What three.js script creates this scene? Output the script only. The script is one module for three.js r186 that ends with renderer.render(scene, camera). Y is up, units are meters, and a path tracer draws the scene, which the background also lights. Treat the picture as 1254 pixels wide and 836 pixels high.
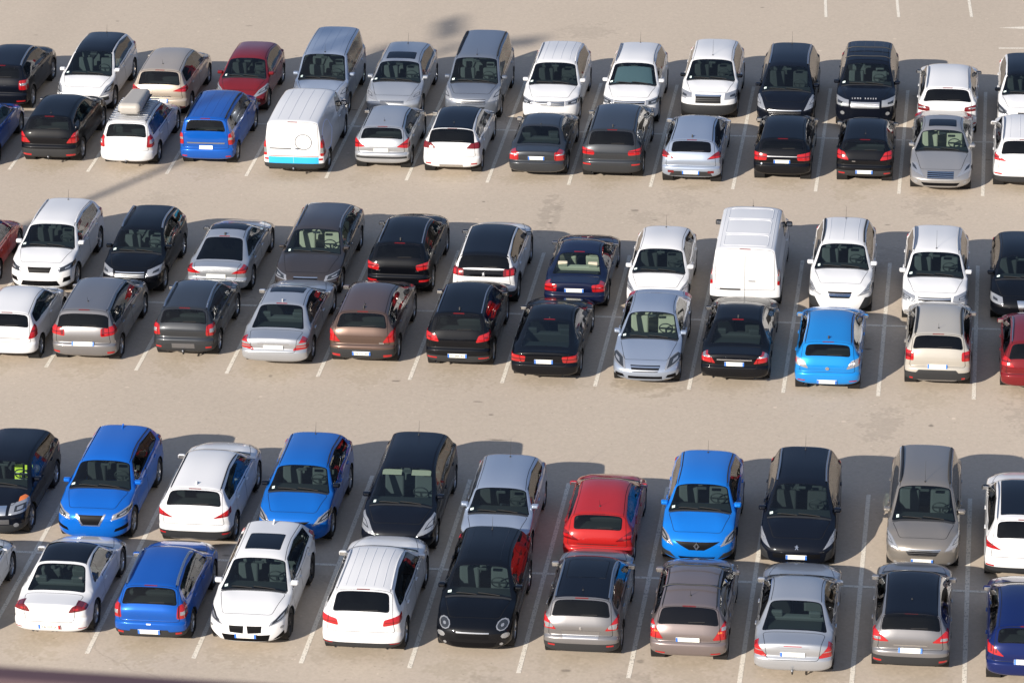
import * as THREE from 'three';
import { mergeGeometries } from 'three/addons/utils/BufferGeometryUtils.js';
import { RoundedBoxGeometry } from 'three/addons/geometries/RoundedBoxGeometry.js';
import { FontLoader } from 'three/addons/loaders/FontLoader.js';
import { TextGeometry } from 'three/addons/geometries/TextGeometry.js';

// ---------------------------------------------------------------- camera, sky, sun, exposure
const scene = new THREE.Scene();
const camera = new THREE.PerspectiveCamera(11.018, 1254 / 836, 0.5, 3000);
camera.matrixAutoUpdate = true;
camera.position.set(0, 39.151, 0);
{
  const r = new THREE.Vector3(0.9910869, -0.02248198, -0.13130619), u = new THREE.Vector3(-0.03268663, 0.91448724, -0.4032923);
  const b = new THREE.Vector3().crossVectors(r, u).normalize();
  camera.quaternion.setFromRotationMatrix(new THREE.Matrix4().makeBasis(r, u, b));
}
camera.focus = 97; camera.userData.fStop = 8;
const SUN_AZ = 31.5 * Math.PI / 180, SUN_EL = 25 * Math.PI / 180;   // light travels away from the camera and to the right
const sunDir = new THREE.Vector3(-Math.sin(SUN_AZ) * Math.cos(SUN_EL), Math.sin(SUN_EL), Math.cos(SUN_AZ) * Math.cos(SUN_EL));
{ // clear afternoon sky: pale low down, blue overhead, brighter round the sun
  const w = 512, h = 256, d = new Float32Array(w * h * 4);
  for (let j = 0; j < h; j++) for (let i = 0; i < w; i++) {
    const el = ((j + .5) / h - .5) * Math.PI, az = ((i + .5) / w - .5) * 2 * Math.PI, c = Math.cos(el), x = c * Math.cos(az), y = Math.sin(el), z = c * Math.sin(az);
    const g = Math.acos(Math.min(1, Math.max(-1, x * sunDir.x + y * sunDir.y + z * sunDir.z))), t = Math.pow(Math.max(0, y), .30), q = (j * w + i) * 4;
    const glow = .40 * Math.exp(-g / .32) + .36 * Math.exp(-g / .8), lo = [.155, .215, .32], hi = [.034, .090, .208], gl = [1, .87, .68];
    for (let k = 0; k < 3; k++) d[q + k] = y < 0 ? [.16, .14, .12][k] : lo[k] * (1 - t) + hi[k] * t + gl[k] * glow;
    d[q + 3] = 1;
  }
  const t = new THREE.DataTexture(d, w, h, THREE.RGBAFormat, THREE.FloatType); t.mapping = THREE.EquirectangularReflectionMapping; t.magFilter = t.minFilter = THREE.LinearFilter; t.needsUpdate = true;
  scene.background = t; scene.environment = t;
}
const sun = new THREE.DirectionalLight(0xfff5e8, 4.6);
const MID = new THREE.Vector3(-13, 0, -92);
sun.position.copy(MID).addScaledVector(sunDir, 90); sun.target.position.copy(MID);
sun.castShadow = true; sun.shadow.mapSize.set(4096, 4096); sun.shadow.radius = 1;
Object.assign(sun.shadow.camera, { left: -45, right: 45, top: 45, bottom: -45, near: 1, far: 200 });
scene.add(sun, sun.target);
const renderer = new THREE.WebGLRenderer({ antialias: true });
renderer.toneMapping = THREE.LinearToneMapping;
renderer.toneMappingExposure = 1.66;
renderer.shadowMap.enabled = true;

// ---------------------------------------------------------------- small helpers
let seed = 7;
const rnd = () => { seed = (seed * 1664525 + 1013904223) % 4294967296; return seed / 4294967296; };
const lerp = (a, b, t) => a + (b - a) * t, clamp = (v, a, b) => Math.min(b, Math.max(a, v));
const sstep = (a, b, v) => { const t = clamp((v - a) / (b - a), 0, 1); return t * t * (3 - 2 * t); };
const taken = {};
const numbered = (n) => { const k = taken[n] = (taken[n] ?? -1) + 1; return k ? `${n}_${String(k).padStart(3, '0')}` : n; };
function mesh(name, geo, mat, parent) {
  const m = new THREE.Mesh(geo, mat); m.name = name; m.castShadow = m.receiveShadow = true; parent.add(m); return m;
}
const geoCache = {};
const shared = (k, f) => geoCache[k] ?? (geoCache[k] = f());

// value noise
function noise2(seedN) {
  const N = 256, t = new Float32Array(N * N); let s = seedN;
  for (let i = 0; i < N * N; i++) { s = (s * 1664525 + 1013904223) % 4294967296; t[i] = s / 4294967296; }
  return (x, y, per) => {
    const xi = Math.floor(x), yi = Math.floor(y), fx = x - xi, fy = y - yi, w = (a) => ((a % per) + per) % per;
    const u = fx * fx * (3 - 2 * fx), v = fy * fy * (3 - 2 * fy);
    const g = (i, j) => t[(w(j) % N) * N + (w(i) % N)];
    return lerp(lerp(g(xi, yi), g(xi + 1, yi), u), lerp(g(xi, yi + 1), g(xi + 1, yi + 1), u), v);
  };
}

// ---------------------------------------------------------------- ground: worn pale asphalt
const TILE = 64, TN = 2048;
function asphaltTexture() {
  const d = new Uint8Array(TN * TN * 4), n = noise2(11), n2 = noise2(29), toS = (v) => 255 * Math.pow(clamp(v, 0, 1), 1 / 2.2);
  const f = new Float32Array(TN * TN), wm = new Float32Array(TN * TN);
  for (let j = 0; j < TN; j++) for (let i = 0; i < TN; i++) {
    const x = i / TN, y = j / TN;
    const big = 0.5 * n(x * 6, y * 6, 6) + 0.3 * n(x * 17, y * 17, 17) + 0.2 * n2(x * 53, y * 53, 53);
    const track = n2(x * 40, y * 5, 40);                            // faint wear along the direction of travel
    const grain = n(x * 1024, y * 1024, 1024), spec = rnd();
    let v = 1 + (big - 0.5) * 0.09 + (track - 0.5) * 0.06 + (grain - 0.5) * 0.09 + (spec - 0.5) * 0.09;
    if (spec > 0.9993) v *= 1.35; else if (spec < 0.0006) v *= 0.7;
    f[j * TN + i] = v;
  }
  const blot = (cx, cy, rx, ry, k, rough = 0.5, warm = 0) => {                // stain, in metres on the tile
    const R = Math.max(rx, ry) * 1.5, s = TN / TILE;
    for (let j = Math.floor((cy - R) * s); j < (cy + R) * s; j++) for (let i = Math.floor((cx - R) * s); i < (cx + R) * s; i++) {
      const dx = (i / s - cx) / rx, dy = (j / s - cy) / ry, r = Math.hypot(dx, dy) + (n2(i * 0.13, j * 0.13, 256) - 0.5) * rough + (n(i * 0.5, j * 0.5, 256) - 0.5) * rough * 0.8;
      const w = 1 - sstep(0.55, 1.05, r); if (w > 0) { const q = ((j % TN + TN) % TN) * TN + ((i % TN) + TN) % TN; f[q] *= lerp(1, k, w); wm[q] = Math.max(wm[q], warm * w); }
    }
  };
  for (let k = 0; k < 170; k++) blot(rnd() * TILE, rnd() * TILE, 0.05 + rnd() * 0.10, 0.03 + rnd() * 0.06, 0.45 + rnd() * 0.3, 0.4);   // tar spots
  for (let k = 0; k < 130; k++) blot(rnd() * TILE, rnd() * TILE, 0.03 + rnd() * 0.05, 0.03 + rnd() * 0.03, 1.35, 0.3);                   // pale chips
  for (let k = 0; k < 26; k++) blot(rnd() * TILE, rnd() * TILE, 0.3 + rnd() * 0.7, 0.4 + rnd() * 1.3, 0.88 + rnd() * 0.05, 1.2);         // old oil and damp patches
  for (const [x0, zn] of [[-29.85, 99.9], [-24.92, 85.2], [-19.94, 69.7]]) for (let k = -1; k < 14; k++) { const x = x0 + 2.5 * k + 1.25 + (rnd() - .5) * .6, z = -(zn + (rnd() - .5) * .7); blot(((x % TILE) + TILE) % TILE, ((-z % TILE) + TILE) % TILE, .5 + rnd() * .5, .35 + rnd() * .4, .93, 1.1, .05 + rnd() * .18); }   // ochre drips and dust where cars stand
  const U = (x) => ((x % TILE) + TILE) % TILE, at = (x, z, rx, rz, k, r) => blot(U(x), U(-z), rx, rz, k, r);
  at(-12.75, -97.2, 0.3, 1.5, 0.84, .9); at(-12.45, -96.9, 0.16, 1.5, 0.88, .7); at(-9.7, -97.0, 0.6, 0.5, 0.9, 1.2);   // the stain behind the white car, and others seen in the lanes
  at(-12.1, -81.5, 0.28, 0.05, 0.5, 0.4); at(-12.45, -83.0, 0.08, 0.05, 0.5, 0.4); at(-15.3, -84.9, 0.12, 0.06, 0.5, 0.4);
  at(-10.6, -69.0, 0.5, 0.35, 0.9, 1.1); at(-7.4, -69.4, 0.5, 0.4, 0.88, 1.1); at(-8.9, -69.6, 0.14, 0.08, 0.6, .5);
  // hairline cracks and one cut-and-filled trench seam
  for (let k = 0; k < 9; k++) {
    let x = rnd() * TN, y = rnd() * TN, a = rnd() * 6.28;
    for (let s = 0; s < 260; s++) { a += (rnd() - 0.5) * 0.5; x += Math.cos(a); y += Math.sin(a); const q = ((Math.floor(y) % TN + TN) % TN) * TN + ((Math.floor(x) % TN + TN) % TN); f[q] *= 0.84; }
  }
  for (let i = 0; i < TN * TN; i++) {
    const v = f[i];
    d[i * 4] = toS(0.446 * v); d[i * 4 + 1] = toS((0.380 - .012 * wm[i]) * v); d[i * 4 + 2] = toS((0.306 - .06 * wm[i]) * v); d[i * 4 + 3] = 255;
  }
  const t = new THREE.DataTexture(d, TN, TN); t.colorSpace = THREE.SRGBColorSpace; t.wrapS = t.wrapT = THREE.RepeatWrapping;
  t.magFilter = THREE.LinearFilter; t.minFilter = THREE.LinearFilter; t.needsUpdate = true; return t;
}
function paintTexture() {
  const N = 256, d = new Uint8Array(N * N * 4), n = noise2(5);
  for (let j = 0; j < N; j++) for (let i = 0; i < N; i++) {
    const w = 0.6 * n(i / 4, j / 4, 64) + 0.4 * n(i / 1.5, j / 1.5, 170), worn = w > 0.68 ? 0.7 : 1, v = (0.86 + 0.14 * w) * worn * 255, q = (j * N + i) * 4;
    d[q] = v * 0.93; d[q + 1] = v * 0.90; d[q + 2] = v * 0.84; d[q + 3] = 255;
  }
  const t = new THREE.DataTexture(d, N, N); t.colorSpace = THREE.SRGBColorSpace; t.wrapS = t.wrapT = THREE.RepeatWrapping; t.magFilter = THREE.LinearFilter; t.needsUpdate = true; return t;
}
const groundMat = new THREE.MeshStandardMaterial({ map: asphaltTexture(), roughness: 0.93 });
const gg = new THREE.PlaneGeometry(1600, 1600, 8, 8); gg.rotateX(-Math.PI / 2);
{ const p = gg.attributes.position, uv = gg.attributes.uv; for (let i = 0; i < p.count; i++) uv.setXY(i, p.getX(i) / TILE, -p.getZ(i) / TILE); }
const ground = mesh('ground', gg, groundMat, scene); ground.userData = { kind: 'structure' };
const lineMat = new THREE.MeshStandardMaterial({ map: paintTexture(), roughness: 0.8 });
function stripe(x0, z0, x1, z1, w, h = 0.004) {
  const L = Math.hypot(x1 - x0, z1 - z0), g = new THREE.PlaneGeometry(L, w, Math.max(1, Math.round(L)), 1); g.rotateX(-Math.PI / 2);
  const uv = g.attributes.uv, o = rnd() * 9; for (let i = 0; i < uv.count; i++) uv.setXY(i, uv.getX(i) * L / 1.6 + o, uv.getY(i) * w / 1.6 + o * 0.37);
  const m = mesh('painted_line', g, lineMat, ground); m.position.set((x0 + x1) / 2, h, (z0 + z1) / 2); m.rotation.y = -Math.atan2(z1 - z0, x1 - x0); m.castShadow = false; return m;
}
const ROWS = [[-29.847, 99.572, 104.146, 108.748, -2, 14], [-24.924, 85.013, 89.644, 94.149, -3, 12], [-19.938, 69.394, 74.247, 79.157, -3, 10]];
for (const [x0, zn, zm, zf, a, b] of ROWS) {
  for (let k = a; k <= b; k++) stripe(x0 + 2.5 * k, -zn, x0 + 2.5 * k, -zf, 0.105);
  stripe(x0 + 2.5 * a, -zm, x0 + 2.5 * b, -zm, 0.10, 0.008);
}
for (let k = 0; k < 5; k++) stripe(-5.36 + 2.48 * k, -(115.94 + .16 * k), -5.68 + 2.48 * k, -(121 + .16 * k), 0.10);
stripe(0.54, -113.09, 6, -113.42, 0.11);
{ // tip of a painted arrow on the far lane
  const s = new THREE.Shape(); s.moveTo(0, 0); s.lineTo(1.5, 0.22); s.lineTo(1.5, 0.07); s.lineTo(4, 0.07); s.lineTo(4, -0.07); s.lineTo(1.5, -0.07); s.lineTo(1.5, -0.22); s.closePath();
  const g = new THREE.ShapeGeometry(s); g.rotateX(-Math.PI / 2); const m = mesh('painted_arrow', g, lineMat, ground); m.position.set(0.5, 0.004, -115.2); m.rotation.y = 0.06; m.castShadow = false;
}

// ---------------------------------------------------------------- materials for cars
const C = (r, g, b) => new THREE.Color().setRGB(r, g, b);
const PAINT = {
  white: [.64, .645, .655, 0, .3], offwhite: [.66, .66, .65, 0, .3], cream: [.42, .395, .35, .2, .35],
  silver: [.46, .48, .51, .65, .34], silverblue: [.36, .42, .52, .6, .34], greysilver: [.30, .31, .33, .65, .34], bluegrey: [.20, .225, .27, .6, .34],
  midgrey: [.235, .23, .235, .65, .34], grey: [.17, .168, .175, .6, .34], darkgrey: [.032, .036, .042, .4, .34], darkbrown: [.045, .038, .036, .4, .34], brown: [.115, .074, .058, .5, .34], bronze: [.27, .245, .215, .6, .34],
  mauve: [.20, .165, .16, .5, .34], beige: [.48, .41, .33, .5, .36], champagne: [.36, .35, .34, .6, .34],
  black: [.002, .0025, .0042, 0, .4], navy: [.003, .006, .026, 0, .4], blueblack: [.003, .0042, .0085, 0, .4],
  blue: [.006, .165, .60, .2, .3], blueq: [.005, .12, .52, .2, .3], bluek: [.004, .115, .46, .2, .3], deepblue: [.004, .08, .38, .2, .3], royal: [.002, .010, .078, .1, .28], skyblue: [.010, .225, .62, .25, .3],
  red: [.36, .014, .014, .1, .3], darkred: [.15, .009, .012, .15, .3], brick: [.40, .05, .04, .15, .3],
};
const mats = {};
function paint(k) {
  if (mats[k]) return mats[k];
  const [r, g, b, m, ro] = PAINT[k];
  return mats[k] = new THREE.MeshPhysicalMaterial({ color: C(r, g, b), metalness: m, roughness: ro, clearcoat: Math.max(r, g, b) < .02 ? .65 : 1, clearcoatRoughness: 0.03, specularIntensity: m > .3 ? .6 : .15 });
}
const std = (r, g, b, roughness, metalness = 0, o = {}) => new THREE.MeshPhysicalMaterial({ color: C(r, g, b), roughness, metalness, ...o });
const M = {
  plastic: std(.020, .021, .023, .55), blackgloss: std(.003, .003, .004, .06), gap: std(.006, .006, .007, .8), mesh: std(.004, .004, .005, .5, 0, { specularIntensity: .25 }), rubber: std(.012, .012, .013, .75),
  chrome: std(.80, .81, .82, .24, 1), satin: std(.5, .51, .53, .35, 1), rim: std(.50, .51, .53, .32, .9), rimdark: std(.03, .03, .033, .35, .4),
  glass: new THREE.MeshPhysicalMaterial({ color: C(.54, .65, .64), roughness: 0.0, transmission: 1, thickness: 0, ior: 1.5 }),
  tint: new THREE.MeshPhysicalMaterial({ color: C(.15, .17, .175), roughness: 0.0, transmission: 1, thickness: 0, ior: 1.5 }),
  rearglass: new THREE.MeshPhysicalMaterial({ color: C(.48, .58, .57), roughness: 0.0, transmission: 1, thickness: 0, ior: 1.5 }),
  roofglass: std(.003, .004, .007, .02), brake: std(.24, .008, .01, .15), red: std(.36, .008, .010, .12, 0, { clearcoat: 1, clearcoatRoughness: .03 }), redlens: std(.13, .004, .006, .12, 0, { clearcoat: 1 }),
  clear: std(.42, .43, .45, .10, .6, { clearcoat: 1 }), amber: std(.65, .16, .03, .15, 0, { clearcoat: 1 }), lampdark: std(.035, .038, .042, .12, .3, { clearcoat: 1 }),
  cloth: std(.032, .034, .037, .9), clothgrey: std(.075, .08, .085, .9), clothbeige: std(.44, .40, .31, .8), lining: std(.035, .035, .037, .9), liningpale: std(.32, .31, .28, .9), dash: std(.034, .037, .039, .7),
  plate: std(.80, .80, .74, .5), plateblue: std(.03, .15, .55, .5), white: std(.8, .8, .78, .5), sticker: std(.62, .75, .72, .5), yellow: std(.72, .85, .05, .7), box: std(.36, .34, .31, .45), bluestripe: std(.03, .38, .72, .3), steel: std(.25, .26, .28, .4, .8), redline: std(.75, .25, .22, .5), shade: std(.20, .26, .30, .35, .4), lineblue: std(.5, .58, .8, .5),
  galv: std(.42, .43, .44, .45, .6), rail: std(.085, .05, .058, .6), railred: std(.24, .06, .04, .8), stone: std(.35, .33, .3, .9),
};
{ // fluted reflector behind the lamp glass
  const n = 64, d = new Uint8Array(n * n * 4); for (let j = 0; j < n; j++) for (let i = 0; i < n; i++) { const v = 127 + 70 * Math.sin(i / n * Math.PI * 8) + 50 * Math.sin(j / n * Math.PI * 4 + 1.5 * Math.sin(i / n * Math.PI * 4)); d.set([v, v, v, 255], (j * n + i) * 4); }
  const t = new THREE.DataTexture(d, n, n); t.wrapS = t.wrapT = THREE.RepeatWrapping; t.magFilter = THREE.LinearFilter; t.repeat.set(9, 11); t.needsUpdate = true; M.clear.bumpMap = t; M.clear.bumpScale = .007;
}
const TINTS = { t: M.tint, r: M.rearglass, g: M.glass };

// ---------------------------------------------------------------- convex cutting of a triangle soup; vertex = [x,y,z,nx,ny,nz,a]
function polyPlanes(pts, ia, ib) {
  let area = 0; const n = pts.length;
  for (let i = 0; i < n; i++) { const p = pts[i], q = pts[(i + 1) % n]; area += p[0] * q[1] - q[0] * p[1]; }
  const s = area > 0 ? 1 : -1, out = [];
  for (let i = 0; i < n; i++) {
    const p = pts[i], q = pts[(i + 1) % n], dx = q[0] - p[0], dy = q[1] - p[1]; if (Math.hypot(dx, dy) < 1e-6) continue;
    out.push([ia, ib, -dy * s, dx * s, s * (dy * p[0] - dx * p[1])]);
  }
  return out;
}
const above = (i, c) => [i, i, 1, 0, -c], below = (i, c) => [i, i, -1, 0, c];
const ev = (p, v) => p[2] * v[p[0]] + p[3] * v[p[1]] + p[4];
function cut(tris, planes) {
  const inside = [], outside = [];
  for (const t of tris) {
    let rej = false;
    for (const p of planes) if (ev(p, t[0]) <= 1e-7 && ev(p, t[1]) <= 1e-7 && ev(p, t[2]) <= 1e-7) { rej = true; break; }
    if (rej) { outside.push(t); continue; }
    let poly = t, parts = [];
    for (const p of planes) {
      const d = poly.map((v) => ev(p, v)); if (d.every((e) => e >= -1e-7)) continue;
      const a = [], b = [];
      for (let i = 0; i < poly.length; i++) {
        const j = (i + 1) % poly.length, v = poly[i], w = poly[j], dv = d[i], dw = d[j];
        if (dv >= 0) a.push(v); else b.push(v);
        if ((dv > 0 && dw < 0) || (dv < 0 && dw > 0)) { const k = dv / (dv - dw), m = v.map((e, q) => e + (w[q] - e) * k); a.push(m); b.push(m); }
      }
      if (b.length > 2) parts.push(b);
      poly = a; if (poly.length < 3) break;
    }
    if (poly.length < 3) { outside.push(t); continue; }
    for (const b of parts) for (let i = 2; i < b.length; i++) outside.push([b[0], b[i - 1], b[i]]);
    for (let i = 2; i < poly.length; i++) inside.push([poly[0], poly[i - 1], poly[i]]);
  }
  return [inside, outside];
}
function soup(tris, off = 0) {
  const n = tris.length * 3, P = new Float32Array(n * 3), Nn = new Float32Array(n * 3), uvs = new Float32Array(n * 2); let k = 0;
  for (const t0 of tris) {
    const [a, b, c] = t0, e = [b[0] - a[0], b[1] - a[1], b[2] - a[2]], f = [c[0] - a[0], c[1] - a[1], c[2] - a[2]];
    const w = (e[1] * f[2] - e[2] * f[1]) * (a[3] + b[3] + c[3]) + (e[2] * f[0] - e[0] * f[2]) * (a[4] + b[4] + c[4]) + (e[0] * f[1] - e[1] * f[0]) * (a[5] + b[5] + c[5]);
    for (const v of w < 0 ? [a, c, b] : t0) {
    P[k] = v[0] + v[3] * off; P[k + 1] = v[1] + v[4] * off; P[k + 2] = v[2] + v[5] * off; const l = Math.hypot(v[3], v[4], v[5]) || 1;
    Nn[k] = v[3] / l; Nn[k + 1] = v[4] / l; Nn[k + 2] = v[5] / l; uvs[k / 3 * 2] = v[2]; uvs[k / 3 * 2 + 1] = v[1] - v[0] * .5; k += 3;
    }
  }
  const g = new THREE.BufferGeometry(); g.setAttribute('position', new THREE.BufferAttribute(P, 3)); g.setAttribute('normal', new THREE.BufferAttribute(Nn, 3)); g.setAttribute('uv', new THREE.BufferAttribute(uvs, 2)); return g;
}
function pieces(tris) {                             // connected pieces of a soup, largest first
  const id = new Map(), par = [], find = (i) => { while (par[i] !== i) i = par[i] = par[par[i]]; return i; };
  const key = (v) => { const k = `${Math.round(v[0] * 2000)},${Math.round(v[1] * 2000)},${Math.round(v[2] * 2000)}`; let i = id.get(k); if (i === undefined) { i = par.length; par.push(i); id.set(k, i); } return i; };
  const ks = tris.map((t) => { const [a, b, c] = t.map(key); par[find(a)] = find(b); par[find(b)] = find(c); return a; });
  const g = new Map(); tris.forEach((t, i) => { const r = find(ks[i]); (g.get(r) ?? g.set(r, []).get(r)).push(t); });
  return [...g.values()].sort((a, b) => b.length - a.length);
}
function roundPoly(pts, r, k = 3) {
  const out = [], n = pts.length;
  for (let i = 0; i < n; i++) {
    const p = pts[i], a = pts[(i + n - 1) % n], b = pts[(i + 1) % n], la = Math.hypot(a[0] - p[0], a[1] - p[1]), lb = Math.hypot(b[0] - p[0], b[1] - p[1]), rr = Math.min(r, la * .45, lb * .45);
    const A = [lerp(p[0], a[0], rr / la), lerp(p[1], a[1], rr / la)], B = [lerp(p[0], b[0], rr / lb), lerp(p[1], b[1], rr / lb)];
    for (let j = 0; j <= k; j++) { const t = j / k, u = 1 - t; out.push([u * u * A[0] + 2 * u * t * p[0] + t * t * B[0], u * u * A[1] + 2 * u * t * p[1] + t * t * B[1]]); }
  }
  return out;
}
// offsets a convex polygon inward by d
function inset(pts, d) {
  const n = pts.length, c = pts.reduce((s, p) => [s[0] + p[0] / n, s[1] + p[1] / n], [0, 0]);
  return pts.map((p, i) => {
    const a = pts[(i + n - 1) % n], b = pts[(i + 1) % n]; let nx = 0, ny = 0;
    for (const [q, w] of [[a, p], [p, b]]) { let ex = w[1] - q[1], ey = q[0] - w[0]; const l = Math.hypot(ex, ey) || 1; ex /= l; ey /= l; if (ex * (c[0] - p[0]) + ey * (c[1] - p[1]) < 0) { ex = -ex; ey = -ey; } nx += ex; ny += ey; }
    const l = Math.hypot(nx, ny) || 1, s = d / Math.max(.45, l / 2); return [p[0] + nx / l * s, p[1] + ny / l * s];
  });
}
const tubeGeo = (pts, r, seg = 16, rad = 6) => new THREE.TubeGeometry(new THREE.CatmullRomCurve3(pts.map((p) => new THREE.Vector3(...p))), seg, r, rad, false);

// ---------------------------------------------------------------- wheels, seats (shared)
function wheelGeo(R) {
  return shared('wheel' + R, () => {
    const w = .105, pr = [[R * .66, -w * .8], [R * .72, -w], [R * .90, -w], [R * .97, -w * .85], [R, -w * .6], [R, w * .6], [R * .97, w * .85], [R * .90, w], [R * .72, w], [R * .66, w * .8]].map((p) => new THREE.Vector2(...p));
    const tyre = new THREE.LatheGeometry(pr, 26); tyre.rotateX(Math.PI / 2);
    const parts = []; const lip = new THREE.LatheGeometry([[R * .60, w * .2], [R * .64, w * .78], [R * .68, w * .84]].map((p) => new THREE.Vector2(...p)), 24); lip.rotateX(Math.PI / 2); parts.push(lip.toNonIndexed());
    for (let k = 0; k < 5; k++) { const s = new THREE.BoxGeometry(R * .60, R * .17, .03); s.translate(R * .34, 0, w * .68); s.rotateZ(k * Math.PI * .4 + .3); parts.push(s.toNonIndexed()); }
    const hub = new THREE.CylinderGeometry(R * .17, R * .17, .04, 12); hub.rotateX(Math.PI / 2); hub.translate(0, 0, w * .68); parts.push(hub.toNonIndexed());
    const disc = new THREE.CylinderGeometry(R * .62, R * .62, .02, 18); disc.rotateX(Math.PI / 2); disc.translate(0, 0, w * .1);
    const well = new THREE.CylinderGeometry(R + .05, R + .05, .32, 18, 1, true); well.rotateX(Math.PI / 2); const cap = new THREE.CircleGeometry(R + .05, 18); cap.translate(0, 0, -.15);
    return { tyre, rim: mergeGeometries(parts.map((g) => { g.deleteAttribute('uv'); return g; })), disc, well: mergeGeometries([well.toNonIndexed(), cap.toNonIndexed()]) };
  });
}
function seatGeo() {
  return shared('seat', () => {
    const g = []; const b = (x, y, z, w, h, d, rz) => { const q = new RoundedBoxGeometry(w, h, d, 2, Math.min(w, h, d) * .35); q.rotateZ(rz); q.translate(x, y, z); g.push(q); };
    b(.08, .16, 0, .50, .17, .50, .12); b(-.20, .46, 0, .17, .62, .48, .24); b(-.33, .84, 0, .11, .19, .27, .2);
    return mergeGeometries(g);
  });
}
function benchGeo() {
  return shared('bench', () => {
    const g = []; const b = (x, y, z, w, h, d, rz) => { const q = new RoundedBoxGeometry(w, h, d, 2, Math.min(w, h, d) * .35); q.rotateZ(rz); q.translate(x, y, z); g.push(q); };
    b(.08, .18, 0, .48, .16, 1.22, .1); b(-.18, .46, 0, .15, .58, 1.24, .3); for (const z of [-.40, .40]) b(-.31, .80, z, .10, .16, .26, .25);
    return mergeGeometries(g);
  });
}

// ---------------------------------------------------------------- body templates; s = metres behind the front bumper
function template(t, L, W, H) {
  const b = { hn: .74, hs: .2, cs: .25 * L, hc: .99, ws: .43 * L, rs: L - .49, hr: H - .11, gs: L - .14, hg: 1.03, ty: .80, bl: .60, bf: .93, br: 1.02, rw: .70, R: .32, rD: .19, fa: .80, ra: .68, bs: .535 * L, wf: .30, rt: .12, rb: .42, q: .8 };
  const o = {
    hatch: {}, mini: {},
    suv: { hn: .92, hs: .17, cs: .255 * L, hc: 1.10, ws: .415 * L, rs: L - .47, hr: H - .10, gs: L - .12, hg: 1.14, ty: .92, bl: .66, bf: 1.02, br: 1.12, rw: .73, R: .355, fa: .86, ra: .80 },
    mpv: { hn: .82, hs: .2, cs: .20 * L, hc: 1.04, ws: .40 * L, rs: L - .44, hr: H - .10, gs: L - .10, hg: 1.08, ty: .85, bl: .62, bf: .96, br: 1.06, rw: .71, R: .33, fa: .86, ra: .75, wf: .42 },
    sedan: { hn: .69, hs: .24, cs: .285 * L, hc: .93, ws: .455 * L, rs: .71 * L, hr: H - .045, gs: .865 * L, hg: .98, ds: L - .09, hd: .965, ty: .80, bf: .88, br: .95, rw: .665, R: .33, fa: .86, ra: .98, bs: .53 * L, rt: .06, rb: .38 },
    coupe: { hn: .68, hs: .24, cs: .29 * L, hc: .91, ws: .47 * L, rs: .68 * L, hr: H - .05, gs: .86 * L, hg: .95, ds: L - .09, hd: .945, ty: .78, bf: .88, br: .95, rw: .64, R: .34, fa: .84, ra: .95, bs: .60 * L, rt: .05, rb: .45, doors: 1 },
    estate: { hn: .71, hs: .22, cs: .265 * L, hc: .95, ws: .43 * L, rs: L - .52, hr: H - .07, gs: L - .13, hg: 1.0, ty: .8, bf: .90, br: .97, rw: .69, R: .33, fa: .86, ra: .95, bs: .52 * L },
    van: { hn: 1.02, hs: .14, cs: .16 * L, hc: 1.24, ws: .315 * L, rs: L - .12, hr: H - .05, gs: L - .05, hg: 1.22, ty: .9, rD: .13, bf: 1.15, br: 1.15, rw: .86, R: .34, fa: .92, ra: .98, bs: .42 * L, wf: .4, van: 1 },
    smallvan: { hn: .90, hs: .16, cs: .20 * L, hc: 1.12, ws: .36 * L, rs: L - .17, hr: H - .05, gs: L - .07, hg: 1.16, ty: .9, rD: .14, bf: 1.05, br: 1.10, rw: .80, R: .325, fa: .88, ra: .75, bs: .47 * L, wf: .42, rb: .3 },
  }[t];
  return Object.assign(b, o);
}
// light shapes: [fraction of half width, height]
const TL = {
  hatch: [[[.60, .96], [1.12, 1.02], [1.12, .80], [.62, .80]]],
  tri: [[[.68, .80], [1.12, .80], [1.12, 1.10], [.90, 1.06]]],
  suv: [[[.62, 1.08], [1.12, 1.14], [1.12, .93], [.64, .93]]],
  vert: [[[.80, .84], [1.12, .84], [1.12, 1.24], [.82, 1.22]]],
  sedan: [[[.60, .88], [1.12, .92], [1.12, .72], [.60, .74]]],
  square: [[[.74, 1.08], [1.12, 1.08], [1.12, .82], [.74, .84]]],
};
const HL = {
  hatch: [[.52, .60], [1.1, .72], [1.1, .88], [.62, .70]], suv: [[.56, .76], [1.1, .80], [1.1, .98], [.58, .89]],
  sedan: [[.56, .58], [1.1, .66], [1.1, .80], [.60, .70]], mpv: [[.54, .70], [1.1, .78], [1.1, 1.0], [.66, .83]], van: [[.6, .78], [1.1, .80], [1.1, 1.12], [.66, .96]],
};
const GR = { hatch: [[-.42, .66], [.42, .66], [.38, .58], [-.38, .58]], suv: [[-.5, .90], [.5, .90], [.46, .74], [-.46, .74]], sedan: [[-.42, .68], [.42, .68], [.36, .48], [-.36, .48]] };

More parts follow.
